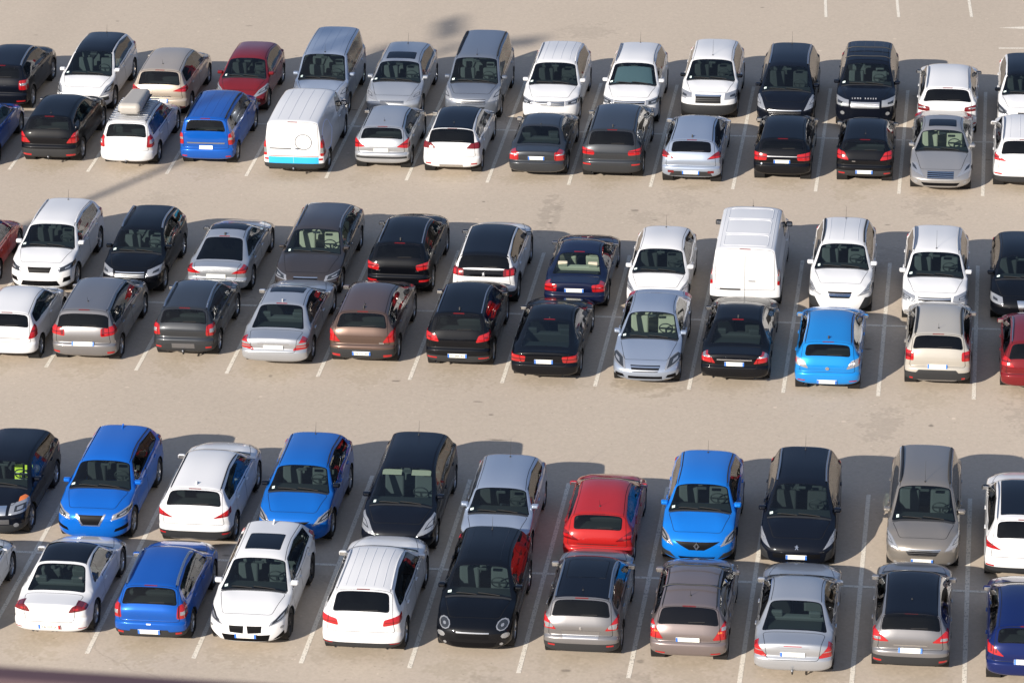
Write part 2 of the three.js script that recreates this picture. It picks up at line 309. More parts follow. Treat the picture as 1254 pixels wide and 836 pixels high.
const SEATX = [0, 0];
function car(sp) {
  const { t, L, W, H } = sp, p = Object.assign(template(t, L, W, H), sp.p || {});
  const root = new THREE.Group(); root.name = numbered(sp.n || 'parked_car'); scene.add(root);
  root.position.set(sp.x, 0, sp.z); root.rotation.y = (sp.f ? -1 : 1) * Math.PI / 2 + (sp.yaw || 0) * Math.PI / 180;
  root.userData = { label: sp.label, category: sp.cat || (p.van ? 'van' : 'car'), group: 'vehicles parked in the marked bays' };
  const body = paint(sp.c), hw = W / 2, X = (s) => L / 2 - s;
  const boot = p.ds !== undefined;
  // ---- side profile
  const cp = [
    [.34, .20, .08, .18, 3.4], [.06, .22, .06, .33, 3.1], [0, .44, .14, .35, 3.0], [.03, p.hn - .13, .10, .34, 3.0], [p.hs, p.hn, .10, .26, 3.0],
    [lerp(p.hs, p.cs, .5), lerp(p.hn, p.hc, .5) + .035, .5, .13, 3.6], [p.cs, p.hc, .08, .13, 3.3, 'cowl'], [lerp(p.cs, p.ws, .5), lerp(p.hc, H - .06, .5) + .02, .5, .22, 2.6],
    [p.ws, H - .065, .26, .13, 3.1, 'wtop'], [lerp(p.ws, p.rs, .4), H, 1, .095, 3.4], [p.rs, p.hr, .10, .105, 3.4, 'rend'],
    [lerp(p.rs, p.gs, .5), lerp(p.hr, p.hg, .5) + (boot ? .015 : .02), .3, boot ? .2 : p.rD - .04, 3.4], [p.gs, p.hg, .12, boot ? .16 : p.rD - .02, 3.9, 'gbot'],
    ...(boot ? [[p.ds, p.hd, .05, .20, 3.2, 'deck']] : []),
    [L - .045, p.ty, .08, p.rD, 4.2], ...(p.van ? [] : [[L - .08, p.bl + .065, .025, p.rD, 4.2], [L - .008, p.bl, .03, p.rD, 4.2]]), [L, p.van ? .52 : p.bl - .12, .10, p.rD, 4.2], [L - .04, .30, .08, p.rD, 4], [L - .40, .21, .10, .2, 3], [L * .5, .19, .5, .15, 3],
  ];
  const st = []; const nC = cp.length, mark = {};
  for (let i = 0; i < nC; i++) {
    const c = cp[i], a = cp[(i + nC - 1) % nC], b = cp[(i + 1) % nC], la = Math.hypot(a[0] - c[0], a[1] - c[1]), lb = Math.hypot(b[0] - c[0], b[1] - c[1]);
    const ra = Math.min(c[2], la * .48), rb = Math.min(c[2], lb * .48), bottom = c[1] < .25;
    const A = [lerp(c[0], a[0], ra / la), lerp(c[1], a[1], ra / la)], B = [lerp(c[0], b[0], rb / lb), lerp(c[1], b[1], rb / lb)];
    const k = bottom ? 2 : c[2] > .25 ? 6 : 4;
    for (let j = 0; j <= k; j++) {
      const q = j / k, u = 1 - q, w = q < .5 ? -(.5 - q) * 2 * ra / la : (q - .5) * 2 * rb / lb, o = w < 0 ? a : b, e = Math.abs(w);
      st.push({ s: u * u * A[0] + 2 * u * q * c[0] + q * q * B[0], y: u * u * A[1] + 2 * u * q * c[1] + q * q * B[1], D: lerp(c[3], o[3], e), q: lerp(c[4], o[4], e) });
      if (c[5] && j === k / 2) mark[c[5]] = st[st.length - 1];
    }
    const nb = Math.min(b[2], lb * .48), gap = lb - rb - nb, m = Math.floor(gap / (bottom ? .5 : .13));
    for (let j = 1; j <= m; j++) {
      const e = (rb + gap * j / (m + 1)) / lb;
      st.push({ s: lerp(c[0], b[0], e), y: lerp(c[1], b[1], e), D: lerp(c[3], b[3], e), q: lerp(c[4], b[4], e) });
    }
  }
  let acc = 0; for (let i = 0; i < st.length; i++) { if (i) acc += Math.hypot(st[i].s - st[i - 1].s, st[i].y - st[i - 1].y); st[i].a = acc; }
  const A = {}; for (const k in mark) A[k] = mark[k].a;
  const belt = (s) => lerp(p.bf, p.br, clamp((s - p.cs) / (p.gs - p.cs), -.3, 1.1));
  const sideZ = (s, y) => {
    const f1 = clamp((p.fa + .35 - s) / (p.fa + .35), 0, 1), r1 = clamp((s - (L - p.ra - .35)) / (p.ra + .35), 0, 1);
    const plan = 1 - (p.van ? .05 : .07) * f1 * f1 - (p.van ? .015 : .05) * r1 * r1;
    const yb = belt(s), ym = .58; let f;
    if (y < ym) { const e = (ym - y) / .4; f = 1 - .055 * e * e; } else { const e = clamp((y - ym) / (yb - ym), 0, 1); f = 1 - .035 * e * e; }
    // wheel arches swell slightly
    const da = Math.min(Math.hypot(s - p.fa, y - p.R), Math.hypot(s - (L - p.ra), y - p.R)); const sw = .012 * (1 - sstep(p.R, p.R + .25, da));
    const cr = yb - .13 - y; let z = hw * f - .013 * sstep(0, .05, cr) * (1 - sstep(.06, .34, cr));
    if (y > yb) { const top = hw * p.rw, z0 = hw * .965, e = (y - yb) / (H - .02 - yb); z = lerp(z0, top, clamp(e, 0, 1.2)) - .036 * sstep(0, .045, y - yb); }
    return z * plan + sw;
  };
  const qy = .52, q0 = .55, q1 = L - .5;
  const at = (S, th, side) => {                    // th: 0..1 across the top strip to the corner, 1..2 down the side to the spine
    const qx = clamp(S.s, q0, q1), dx = qx - S.s, dy = qy - S.y, len = Math.hypot(dx, dy) || 1e-4, D = Math.min(S.D, len * .62);
    if (th <= 1) {
      const ang = th * Math.PI / 2, del = D * (1 - Math.cos(ang)), s = S.s + dx / len * del, y = S.y + dy / len * del;
      const fr = Math.pow(Math.sin(ang), 2 / S.q), hood = S.y > p.hn - .1 && S.s < p.cs ? sstep(p.hs, p.hs + .35, S.s) * (1 - sstep(p.cs - .25, p.cs - .05, S.s)) : 0;
      return [X(s), y + .016 * hood * Math.exp(-Math.pow((fr - .62) / .13, 2)), side * sideZ(s, y) * fr];
    }
    const del = D + (len - D) * (th - 1), s = S.s + dx / len * del, y = S.y + dy / len * del; return [X(s), y, side * sideZ(s, y)];
  };
  const n1 = 10, n2 = 11, cols = []; for (let j = -(n1 + n2); j <= n1 + n2; j++) cols.push(j);
  const nj = cols.length, ni = st.length, grid = [];
  for (let i = 0; i < ni; i++) grid.push(cols.map((j) => { const k = Math.abs(j), th = k <= n1 ? k / n1 : 1 + (k - n1) / n2; return at(st[i], th, j < 0 ? -1 : 1); }));
  const nrm = grid.map((row, i) => row.map((v, j) => {
    const u0 = grid[(i + ni - 1) % ni][j], u1 = grid[(i + 1) % ni][j], v0 = row[Math.max(0, j - 1)], v1 = row[Math.min(nj - 1, j + 1)];
    const a = [u1[0] - u0[0], u1[1] - u0[1], u1[2] - u0[2]], b = [v1[0] - v0[0], v1[1] - v0[1], v1[2] - v0[2]];
    let n = [a[1] * b[2] - a[2] * b[1], a[2] * b[0] - a[0] * b[2], a[0] * b[1] - a[1] * b[0]]; const l = Math.hypot(...n);
    if (j === 0 || j === nj - 1 || l < 1e-9) return [0, 0, j < nj / 2 ? -1 : 1];
    return n.map((e) => -e / l);
  }));
  { // make sure normals point outward (roof up)
    const i = st.indexOf(mark.wtop); if (nrm[i][(nj - 1) / 2][1] < 0) for (const r of nrm) for (let j = 1; j < nj - 1; j++) r[j] = r[j].map((e) => -e);
  }
  let tris = [];
  const vert = (i, j, a) => [...grid[i][j], ...nrm[i][j], a];
  for (let i = 0; i < ni; i++) {
    const k = (i + 1) % ni, a0 = st[i].a, a1 = k ? st[k].a : a0 + .4;
    for (let j = 0; j < nj - 1; j++) { const v = [vert(i, j, a0), vert(k, j, a1), vert(k, j + 1, a1), vert(i, j + 1, a0)]; tris.push([v[0], v[2], v[1]], [v[0], v[3], v[2]]); }
  }
  // ---- lookups
  const stAt = (a) => { let i = 1; while (i < ni - 1 && st[i].a < a) i++; const f = clamp((a - st[i - 1].a) / (st[i].a - st[i - 1].a || 1), 0, 1), o = {}; for (const k of ['s', 'y', 'D', 'q', 'a']) o[k] = lerp(st[i - 1][k], st[i][k], f); return o; };
  const zc = (a) => Math.abs(at(stAt(a), 1, 1)[2]);
  const top = (a, z) => { const S = stAt(a); let lo = 0, hi = 1; for (let k = 0; k < 18; k++) { const m = (lo + hi) / 2; if (at(S, m, 1)[2] < Math.abs(z)) lo = m; else hi = m; } const v = at(S, lo, z < 0 ? -1 : 1); v[2] = z; return v; };
  const endX = (y, z, front) => {                  // x of the front or rear surface at height y, offset z
    let best = null;
    for (let i = 0; i < ni; i++) { const S = st[i], k = (i + 1) % ni; if ((S.s < L / 2) !== front) continue; if ((st[i].y - y) * (st[k].y - y) <= 0 && S.y > .21) { const f = (y - st[i].y) / ((st[k].y - st[i].y) || 1), v = top(lerp(st[i].a, st[k].a || st[i].a, f), z); if (best === null || (front ? v[0] > best : v[0] < best)) best = v[0]; } }
    return best ?? (front ? L / 2 : -L / 2);
  };
  const aTop = (s) => { let i = st.indexOf(mark.cowl); while (i < ni - 1 && st[i].s < s) i++; return st[i].a; };   // arc coordinate of a point on the roof line
  const U = (list) => list.map(([a, f]) => [a, f * zc(a)]);
  const uSym = (a0, f0, a1, f1, r = .05) => roundPoly([[a0, -f0 * zc(a0)], [a0, f0 * zc(a0)], [a1, f1 * zc(a1)], [a1, -f1 * zc(a1)]], r);
  const gaps = []; let inn, ring;
  const take = (planes) => { [inn, tris] = cut(tris, planes); return inn; };
  // ---- wheel arches
  const wheels = [[p.fa, 1], [p.fa, -1], [L - p.ra, 1], [L - p.ra, -1]];
  const circ = (s, r) => Array.from({ length: 18 }, (_, k) => [X(s) + r * Math.cos(k * Math.PI / 9), p.R + r * Math.sin(k * Math.PI / 9)]);
  let clad = [];
  for (const [s, d] of wheels) {
    const zside = d > 0 ? above(2, hw * .6) : below(2, -hw * .6);
    take([...polyPlanes(circ(s, p.R + .045), 0, 1), zside]);
    if (sp.clad) clad.push(...take([...polyPlanes(circ(s, p.R + .115), 0, 1), zside]));
  }
  if (sp.clad) clad.push(...take([below(1, .37)]));
  if (sp.rb) clad.push(...take([below(1, sp.rb), below(0, -L / 2 + .62)]));
  if (sp.fb) clad.push(...take([below(1, sp.fb), above(0, L / 2 - .62)]));
  // ---- side glazing
  const trim = [], panes = [];
  const roofY = (s) => stAt(aTop(s)).y;
  const sF = p.cs + p.wf, sFT = p.ws + .10, sRT = p.rs - p.rt, sRB = p.gs - p.rb;
  if (!sp.noside) {
    const yTF = roofY(sFT) - .095, yTR = roofY(sRT) - .10, sEnd = sp.vanside ? p.bs + .02 : null;
    let P = [[X(sF), belt(sF) + .025], [X(sFT), yTF], [X(lerp(sFT, sRT, .5)), H - .10], [X(sRT), yTR], [X(sRB), belt(sRB) + .045]];
    if (sEnd) P = [[X(sF), belt(sF) + .02], [X(sFT), yTF], [X(sEnd), roofY(sEnd) - .16], [X(sEnd), belt(sEnd) + .02]];
    const outer = roundPoly(P, .05, 2), inner = roundPoly(inset(P, .022), .05, 2), cps = sp.pillars || (sEnd ? [] : p.doors ? [p.bs] : [p.bs, lerp(p.bs, sRB, .80)]);
    for (const d of [1, -1]) {
      const z = d > 0 ? above(2, .25) : below(2, -.25);
      let T = take([...polyPlanes(outer, 0, 1), z]), g; [g, T] = cut(T, polyPlanes(inner, 0, 1)); trim.push(...T);
      const edges = [-9, ...cps, 9];
      for (let k = 0; k < edges.length - 1; k++) {
        let pane; [pane, g] = cut(g, [below(0, X(edges[k] + (k ? .035 : 0))), above(0, X(edges[k + 1] - .035))]);
        if (pane.length) panes.push([pane, k === 0 ? M.glass : TINTS[sp.sideglass || 't']]);
      }
      trim.push(...g);
    }
  }
  // ---- doors
  const doors = [], handles = [];
  const sD0 = p.cs + .16, sD1 = p.bs, sD2 = p.doors || sp.vanside ? null : Math.min(L - p.ra - .18, sRB);
  for (const d of [1, -1]) {
    const z = d > 0 ? above(2, hw * .55) : below(2, -hw * .55);
    for (const [u, v] of [[sD0, sD1], ...(sD2 ? [[sD1, sD2]] : [])]) {
      const P = [[X(u), .36], [X(v), .36], [X(v), belt(v) - .0], [X(u), belt(u) - .0]];
      const T = take([...polyPlanes(P, 0, 1), z]), [dd, rg] = cut(T, polyPlanes(roundPoly(inset(P, .012), .05, 2), 0, 1)); gaps.push(...rg); doors.push(dd);
      handles.push([X(v - .16), belt(v) - .13, d]);
    }
  }
  // ---- bonnet
  const aH0 = stAt(0) && (() => { let i = 0; while (st[i].s < p.hs + .06 || st[i].y < .4) i++; return st[i].a; })(), aH1 = A.cowl - .07;
  let bonnet = [];
  { const P = uSym(aH0, .66, aH1, .87, .10), T = take(polyPlanes(P, 6, 2)), r = cut(T, polyPlanes(inset(P, .012), 6, 2)); bonnet = r[0]; gaps.push(...r[1]); }
  // ---- windscreen
  const wsP = uSym(A.cowl + .0, .90, A.wtop - .03, .90, .06); let frit, stick = [];
  { let T = take(polyPlanes(wsP, 6, 2)); [inn, frit] = cut(T, polyPlanes(inset(wsP, .032), 6, 2)); }
  let wglass = inn;
  if (!sp.nosticker) { const v = Math.abs(Math.sin(sp.x * 7.3 + sp.z)), a0 = A.cowl + .05 + .05 * v, z0 = (.74 + .09 * v) * zc(A.cowl), w = .05 + .035 * v; [inn, wglass] = cut(wglass, polyPlanes([[a0, z0 - w], [a0, z0], [a0 + .12 - w * .6, z0], [a0 + .12 - w * .6, z0 - w]], 6, 2)); stick = inn; }
  const cowl = take(polyPlanes(uSym(A.cowl - .065, .86, A.cowl, .88, .02), 6, 2));
  const ditch = [], aD0 = A.wtop + .0, aD1 = A.rend - .01;
  if (!p.van && !sp.nod) for (const d of [1, -1]) for (let k = 0; k < 4; k++) { const a0 = lerp(aD0, aD1, k / 4), a1 = lerp(aD0, aD1, (k + 1) / 4); ditch.push(...take(polyPlanes([[a0, d * .875 * zc(a0)], [a0, d * .897 * zc(a0)], [a1, d * .897 * zc(a1)], [a1, d * .875 * zc(a1)]], 6, 2))); }
  // ---- roof
  let roofT = [], sunT = [], aR0 = A.wtop + .02, aR1 = A.rend - .03;
  if (sp.roof) roofT = take(polyPlanes(uSym(aR0 - .05, .873, aR1 + (sp.roofto ?? 0), .873, .02), 6, 2));
  if (sp.sun) { const P = uSym(lerp(aR0, aR1, sp.sun[0]), sp.sun[2] || .72, lerp(aR0, aR1, sp.sun[1]), sp.sun[2] || .72, .05); if (roofT.length) { [sunT, roofT] = cut(roofT, polyPlanes(P, 6, 2)); } else sunT = take(polyPlanes(P, 6, 2)); [sunT, ring] = cut(sunT, polyPlanes(inset(P, .012), 6, 2)); gaps.push(...ring); }
  // ---- tailgate / boot lid, rear window
  let gate = [], rglass = [], rtrim = [], hbl = [];
  const aTail = (y) => { let i = ni - 1; while (i > 0 && (st[i].y < y || st[i].s < L * .6)) i--; return st[i].a; };
  const rw0 = sp.rwin ? sp.rwin[0] : .86, rw1 = sp.rwin ? sp.rwin[1] : .80, rz0 = sp.rwin?.[2] ?? .05, rz1 = sp.rwin?.[3] ?? .05;
  const gP = boot ? uSym(A.gbot + .04, .80, aTail(p.ty - .22), .66, .08) : uSym(A.rend + .005, .97, aTail(sp.gateY ?? p.bl + .03), .86, .08);
  if (!boot) { const T = take(polyPlanes(gP, 6, 2)), r = cut(T, polyPlanes(inset(gP, .012), 6, 2)); gate = r[0]; gaps.push(...r[1]); }
  if (!sp.norear) {
    const P = uSym(A.rend + rz0, rw0, A.gbot - rz1, rw1, .09); let T;
    if (boot) T = take(polyPlanes(P, 6, 2)); else { [T, gate] = cut(gate, polyPlanes(P, 6, 2)); if (sp.rwide) T.push(...take(polyPlanes(P, 6, 2))); }
    [rglass, rtrim] = cut(T, polyPlanes(inset(P, sp.rfrit ?? .03), 6, 2));
  }
  let spoiler = []; if (!boot && !sp.norear) [spoiler, gate] = cut(gate, [below(6, A.rend + rz0 + .012)]);
  if (boot) { const T = take(polyPlanes(gP, 6, 2)), r = cut(T, polyPlanes(inset(gP, .012), 6, 2)); gate = r[0]; gaps.push(...r[1]); }
  const takeAll = (planes, lists) => { const out = []; for (const n of lists) { let i; if (n === 'g' && spoiler.length) { [i, spoiler] = cut(spoiler, planes); out.push(...i); } if (n === 'b') out.push(...take(planes)); else if (n === 'g') { [i, gate] = cut(gate, planes); out.push(...i); } else if (n === 'h') { [i, bonnet] = cut(bonnet, planes); out.push(...i); } else if (n === 'c') { [i, clad] = cut(clad, planes); out.push(...i); } } return out; };
  if (sp.hbl !== 0) hbl = takeAll(polyPlanes([[A.rend - .005, -.15], [A.rend - .005, .15], [A.rend + .025, .15], [A.rend + .025, -.15]], 6, 2), ['g', 'b']);
  // ---- lights
  const rearZ = below(0, -L / 2 + (sp.tdepth || .42)), frontZ = above(0, L / 2 - (sp.hdepth || .80)), mir = (P, d) => P.map(([z, y]) => [z * hw * d, y]);
  const tails = [], heads = [], bits = [];
  const tl = typeof sp.tl === 'string' ? TL[sp.tl] : sp.tl || TL[t] || TL.hatch;
  for (const d of [1, -1]) {
    let T = []; for (const P of tl) T.push(...takeAll([...polyPlanes(roundPoly(inset(mir(P, d), -.03), .04, 2), 2, 1), rearZ], ['g', 'b', 'c']));
    const sub = [];
    const yy = tl[0].map((q) => q[1]), ymid = (Math.min(...yy) + Math.max(...yy)) / 2 - .01;
    for (const [P, m] of sp.tw || [[[[0, ymid - .022], [2, ymid - .01], [2, ymid + .03], [0, ymid + .016]], 'redlens']]) { let i; [i, T] = cut(T, polyPlanes(mir(P, d), 2, 1)); sub.push([i, m]); }
    tails.push([T, sub]);
    const hl = typeof sp.hl === 'string' ? HL[sp.hl] : sp.hl || HL[t] || (t === 'coupe' ? HL.sedan : t === 'estate' ? HL.hatch : t === 'smallvan' ? HL.mpv : HL.hatch);
    let T2 = takeAll([...polyPlanes(mir(hl, d), 2, 1), frontZ], ['h', 'b']); let lamp = null;
    if (sp.hdark !== 0) { const c = hl.reduce((s, q) => [s[0] + q[0] / hl.length, s[1] + q[1] / hl.length], [0, 0]), k = sp.hdark || .62; [lamp, T2] = cut(T2, polyPlanes(mir(hl.map((q) => [Math.min(lerp(c[0], q[0], k), .97), lerp(c[1], q[1], k)]), d), 2, 1)); }
    let proj = null; if (lamp && sp.hdark !== .3) { const k = .26, c = hl.reduce((s, q) => [s[0] + q[0] / hl.length, s[1] + q[1] / hl.length], [0, 0]); [proj, lamp] = cut(lamp, polyPlanes(mir(hl.map((q) => [Math.min(lerp(c[0], q[0], k), .97), lerp(c[1], q[1], k)]), d), 2, 1)); }
    heads.push([T2, lamp, proj]);
    for (const [name, P, m, o] of sp.pair || []) { const T3 = takeAll([...polyPlanes(mir(P, d), 2, 1), o === 'f' ? frontZ : rearZ], ['g', 'h', 'b', 'c']); bits.push([name, T3, m, .004]); }
  }
  for (const [name, P, m, o, off] of sp.mid || []) bits.push([name, takeAll([...polyPlanes(P.map(([z, y]) => [z * hw, y]), 2, 1), o === 'f' ? frontZ : rearZ], ['g', 'h', 'b', 'c']), m, off ?? .003]);
  // ---- grille
  const gr = typeof sp.gr === 'string' ? GR[sp.gr] : sp.gr || GR[t] || GR.hatch; let grille = takeAll([...polyPlanes(gr.map(([z, y]) => [z * hw, y]), 2, 1), frontZ], ['h', 'b', 'c']), bars = [];
  if (sp.bars) { const ys = gr.map((q) => q[1]), y0 = Math.min(...ys), y1 = Math.max(...ys); for (let k = 0; k < sp.bars; k++) { const y = lerp(y0, y1, (k + .5) / sp.bars), h = (y1 - y0) / sp.bars * .22; let i; [i, grille] = cut(grille, [above(1, y - h), below(1, y + h)]); bars.push(...i); } }
  // ================= meshes
  const add = (name, list, mat, off = 0, parent = root) => list.length ? mesh(name, soup(list, off), mat, parent) : null;
  add('body', tris, body); add('bonnet', bonnet, body); pieces(gate).forEach((q, i) => { if (!i || q.length > 2) add(i ? 'window_pillar' : boot ? 'boot_lid' : 'tailgate', q, sp.gatec ? paint(sp.gatec) : body); }); add('roof_spoiler', spoiler, sp.roofto ? M.roofglass : body);
  doors.forEach((d, i) => { const m = add('door', d, body); if (m && handles[i]) { const [x, y, s] = handles[i], h = mesh('handle', shared('handle', () => new RoundedBoxGeometry(.17, .028, .035, 1, .012)), sp.hand === 'chrome' ? M.satin : body, m); h.position.set(x, y, s * (sideZ(L / 2 - x, y) + .012)); } });
  add('panel_gap', gaps, M.gap, -.006); add('cladding', clad, M.plastic, .002);
  const wn = add('windscreen', wglass, M.glass); add('windscreen_border', frit, M.blackgloss); add('windscreen_sticker', stick, M.sticker);
  add('wiper_cowl', cowl, M.plastic, -.004); for (const d of [1, -1]) { const on = (q) => q[0][2] * d > 0; add('roof_ditch', ditch.filter(on), M.gap, -.006); add('window_trim', trim.filter(on), M.blackgloss); } panes.forEach(([g, m]) => add('side_window', g, m));
  add('rear_window', rglass, TINTS[sp.rg || 't']); add('rear_window_border', rtrim, M.blackgloss);
  if (roofT.length) add('roof_panel', roofT, sp.roof === 'glass' ? M.roofglass : paint(sp.roof)); add('sunroof', sunT, M.roofglass);
  add('brake_light', hbl, M.brake, .004);
  tails.forEach(([T, sub]) => { const m = add('tail_light', T, sp.tm === 'clear' ? M.clear : sp.tm === 'dark' ? M.redlens : M.red, .006); if (m) for (const [i, k] of sub) add('lens', i, M[k], .006, m); });
  heads.forEach(([T, l, pr]) => { const [T0, ...rest] = pieces(T), m = add('headlight', T0 || [], M.clear, .005); if (m) for (const q of rest) if (q.length > 1) add('lens', q, M.clear, .005, m); if (m && l) add('lamp', l, sp.hlm ? M[sp.hlm] : M.lampdark, .003, m); if (m && pr) add('projector', pr, M.clear, .006, m); });
  for (const [n, T, m, o] of bits) add(n, T, m === 'body' ? body : M[m] || paint(m), o);
  const gm = add('grille', grille, M[sp.grm || 'mesh'], .002); if (gm) add('grille_bars', bars, M[sp.barm || 'chrome'], .010, gm);
  // interior lining follows the shell, 3 cm inside
  { const src = [...tris, ...doors.flat(), ...gate, ...spoiler, ...roofT].filter((q) => q.every((v) => v[0] < X(p.cs + .1) && v[0] > X(p.gs + .05) && v[1] > .36)); add('interior_lining', src, sp.int === 'b' ? M.liningpale : M.lining, -.03); }
  // ---- wheels
  const wg = wheelGeo(p.R);
  for (const [s, d] of wheels) {
    const w = new THREE.Group(); w.name = 'wheel'; root.add(w); const zz = sideZ(s, p.R) - .115; w.position.set(X(s), p.R, d * zz); if (d < 0) w.rotation.y = Math.PI; w.rotation.z = s * 1.7 + sp.x;
    mesh('tyre', wg.tyre, M.rubber, w); mesh('rim', wg.rim, sp.darkrim ? M.rimdark : M.rim, w); mesh('brake_disc', wg.disc, M.gap, w);
    const wl = mesh('wheel_well', wg.well, M.gap, root); wl.position.set(X(s), p.R, d * (zz - .06)); if (d < 0) wl.rotation.y = Math.PI;
  }
  // ---- mirrors
  if (!sp.nomirror) for (const d of [1, -1]) {
    const s = p.cs + p.wf + .02, y = belt(s) + .075, z = d * (sideZ(s, y) + .095), big = p.van ? 1.3 : 1;
    const m = mesh('mirror', shared('mirror' + big, () => { const g = new RoundedBoxGeometry(.13, .125 * big, .20, 3, .045); const q = g.attributes.position; for (let i = 0; i < q.count; i++) { const k = (q.getX(i) + .065) / .13; q.setY(i, q.getY(i) * (1 - .3 * k)); q.setZ(i, q.getZ(i) * (1 - .22 * k)); } g.computeVertexNormals(); return g; }), sp.mc ? paint(sp.mc) : body, root); m.position.set(X(s), y, z);
    const gl = mesh('mirror_glass', shared('mglass', () => new RoundedBoxGeometry(.012, .09, .15, 1, .005)), M.chrome, m); gl.position.x = -.064;
    const arm = mesh('mirror_arm', shared('marm', () => new RoundedBoxGeometry(.06, .035, .10, 1, .01)), M.plastic, m); arm.position.set(.01, -.05, -d * .11);
  }
  // ---- rails
  if (sp.rail) for (const d of [1, -1]) {
    const pts = [], a0 = lerp(aR0, aR1, .07), a1 = lerp(aR0, aR1, .97); for (let k = 0; k <= 8; k++) { const a = lerp(a0, a1, k / 8), v = top(a, d * zc(a) * .90); pts.push([v[0], v[1] + (k === 0 || k === 8 ? .0 : sp.railh ?? .035), v[2]]); }
    mesh('roof_rail', tubeGeo(pts, sp.railr || .018, 20, 6), sp.rail === 'black' ? M.plastic : sp.rail === 'white' ? body : M.satin, root);
  }
  if (sp.bars2) for (const f of sp.bars2) { const a = lerp(aR0, aR1, f), v = top(a, 0), z = zc(a) * .97; mesh('roof_bar', tubeGeo([[v[0], v[1] - .01, -z - .03], [v[0], v[1] + .06, -z * .8], [v[0], v[1] + .07, 0], [v[0], v[1] + .06, z * .8], [v[0], v[1] - .01, z + .03]], .018, 16, 6), M.plastic, root); }
  if (sp.ribs) for (let k = 0; k < sp.ribs; k++) { const f = lerp(-.62, .62, k / (sp.ribs - 1)), pts = []; for (let q = 0; q <= 6; q++) { const a = lerp(lerp(aR0, aR1, .08), lerp(aR0, aR1, .95), q / 6), v = top(a, f * zc(a)); pts.push([v[0], v[1] - .006, v[2]]); } mesh('roof_rib', tubeGeo(pts, .013, 14, 6), sp.roof && sp.roof !== 'glass' ? paint(sp.roof) : body, root); }
  // ---- aerial
  if (sp.an) { const a = lerp(aR0, aR1, sp.an[0]), v = top(a, (sp.an[2] || 0)), g = shared('aerial' + sp.an[1], () => { const c = new THREE.CylinderGeometry(.0025, .006, sp.an[1], 5); c.translate(0, sp.an[1] / 2, 0); c.rotateZ(.45); const b = new THREE.CylinderGeometry(.018, .028, .04, 8); return mergeGeometries([c.toNonIndexed(), b.toNonIndexed()]); }); const m = mesh('aerial', g, M.plastic, root); m.position.set(...v); }
  if (sp.fin) { const a = lerp(aR0, aR1, .9), v = top(a, 0), g = shared('fin', () => { const s = new THREE.Shape(); s.moveTo(.09, 0); s.quadraticCurveTo(-.02, .03, -.07, .07); s.lineTo(-.085, 0); const e = new THREE.ExtrudeGeometry(s, { depth: .025, bevelEnabled: true, bevelSize: .008, bevelThickness: .008, bevelSegments: 1 }); e.translate(0, -.005, -.0125); return e; }); const m = mesh('aerial_fin', g, sp.fin === 1 ? body : M.plastic, root); m.position.set(...v); }
  // ---- wipers
  for (const [z0, z1] of [[-.55, .02], [.05, .58]]) { const pts = []; for (let k = 0; k <= 4; k++) { const z = lerp(z0, z1, k / 4) * hw, v = top(A.cowl + .015 + k * .012, z); pts.push([v[0] + .012, v[1] + .014, v[2]]); } mesh('wiper', tubeGeo(pts, .011, 8, 5), M.rubber, root); }
  if (!boot && !sp.norear && sp.rwip !== 0) { const pts = []; for (let k = 0; k <= 4; k++) { const a = A.gbot - .075 - k * .004, v = top(a, lerp(0, .42, k / 4) * hw); pts.push([v[0] - .015, v[1] + .012, v[2]]); } mesh('rear_wiper', tubeGeo(pts, .011, 8, 5), M.rubber, root); }
  // ---- plates
  const plate = (front, y, o = {}) => {
    const w = o.w || .50, h = o.h || .115, x = endX(y, w * .45, front), e = endX(y + .05, w * .45, front) - endX(y - .05, w * .45, front), g = new THREE.Group(); g.name = 'number_plate'; root.add(g);
    g.position.set(x + (front ? .02 : -.02), y, 0); g.rotation.y = front ? Math.PI / 2 : -Math.PI / 2; g.rotateX(Math.atan2(front ? e : -e, .1));
    mesh('plate', shared('plate' + w + h, () => new RoundedBoxGeometry(w, h, .02, 1, .006)), M.plate, g);
    if (o.blue !== 0) for (const d of o.blue === 1 ? [-1] : [-1, 1]) { const b = mesh('plate_band', shared('band' + h, () => new THREE.BoxGeometry(.045, h * .96, .003)), o.red && d > 0 ? M.red : M.plateblue, g); b.position.set(d * (w / 2 - .025), 0, .0115); }
    if (o.text) {
      const c = document.createElement('canvas'); c.width = 256; c.height = 64; const x2 = c.getContext('2d'); x2.fillStyle = '#e6e5dc'; x2.fillRect(0, 0, 256, 64); x2.fillStyle = '#33343a'; x2.font = 'bold 50px sans-serif'; x2.textAlign = 'center'; x2.textBaseline = 'middle'; x2.fillText(o.text, 128, 35, 246);
      const tx = new THREE.CanvasTexture(c); tx.colorSpace = THREE.SRGBColorSpace; const q = mesh('plate_number', new THREE.PlaneGeometry(w - .10, h * .9), new THREE.MeshStandardMaterial({ map: tx, roughness: .5 }), g); q.position.z = .0125;
    }
  };
  if (sp.rp) plate(false, sp.rp[0], sp.rp[1]); if (sp.fp) plate(true, sp.fp[0], sp.fp[1]);
  // ---- exhausts, tow bar
  for (const z of sp.ex || []) { const g = shared('exhaust', () => { const c = new THREE.CylinderGeometry(.035, .035, .16, 10, 1, true); c.rotateZ(Math.PI / 2); return c; }), m = mesh('exhaust_pipe', g, M.steel, root); m.position.set(-L / 2 + .17, .30, z); }
  if (sp.tow) { const g = tubeGeo([[-L / 2 + .3, .26, 0], [-L / 2 + .02, .26, 0], [-L / 2 - .045, .28, 0], [-L / 2 - .05, .35, 0]], .018, 10, 6); const m = mesh('tow_bar', g, M.plastic, root); const b = mesh('ball', shared('towball', () => new THREE.SphereGeometry(.035, 8, 6)), M.steel, m); b.position.set(-L / 2 - .05, .36, 0); }
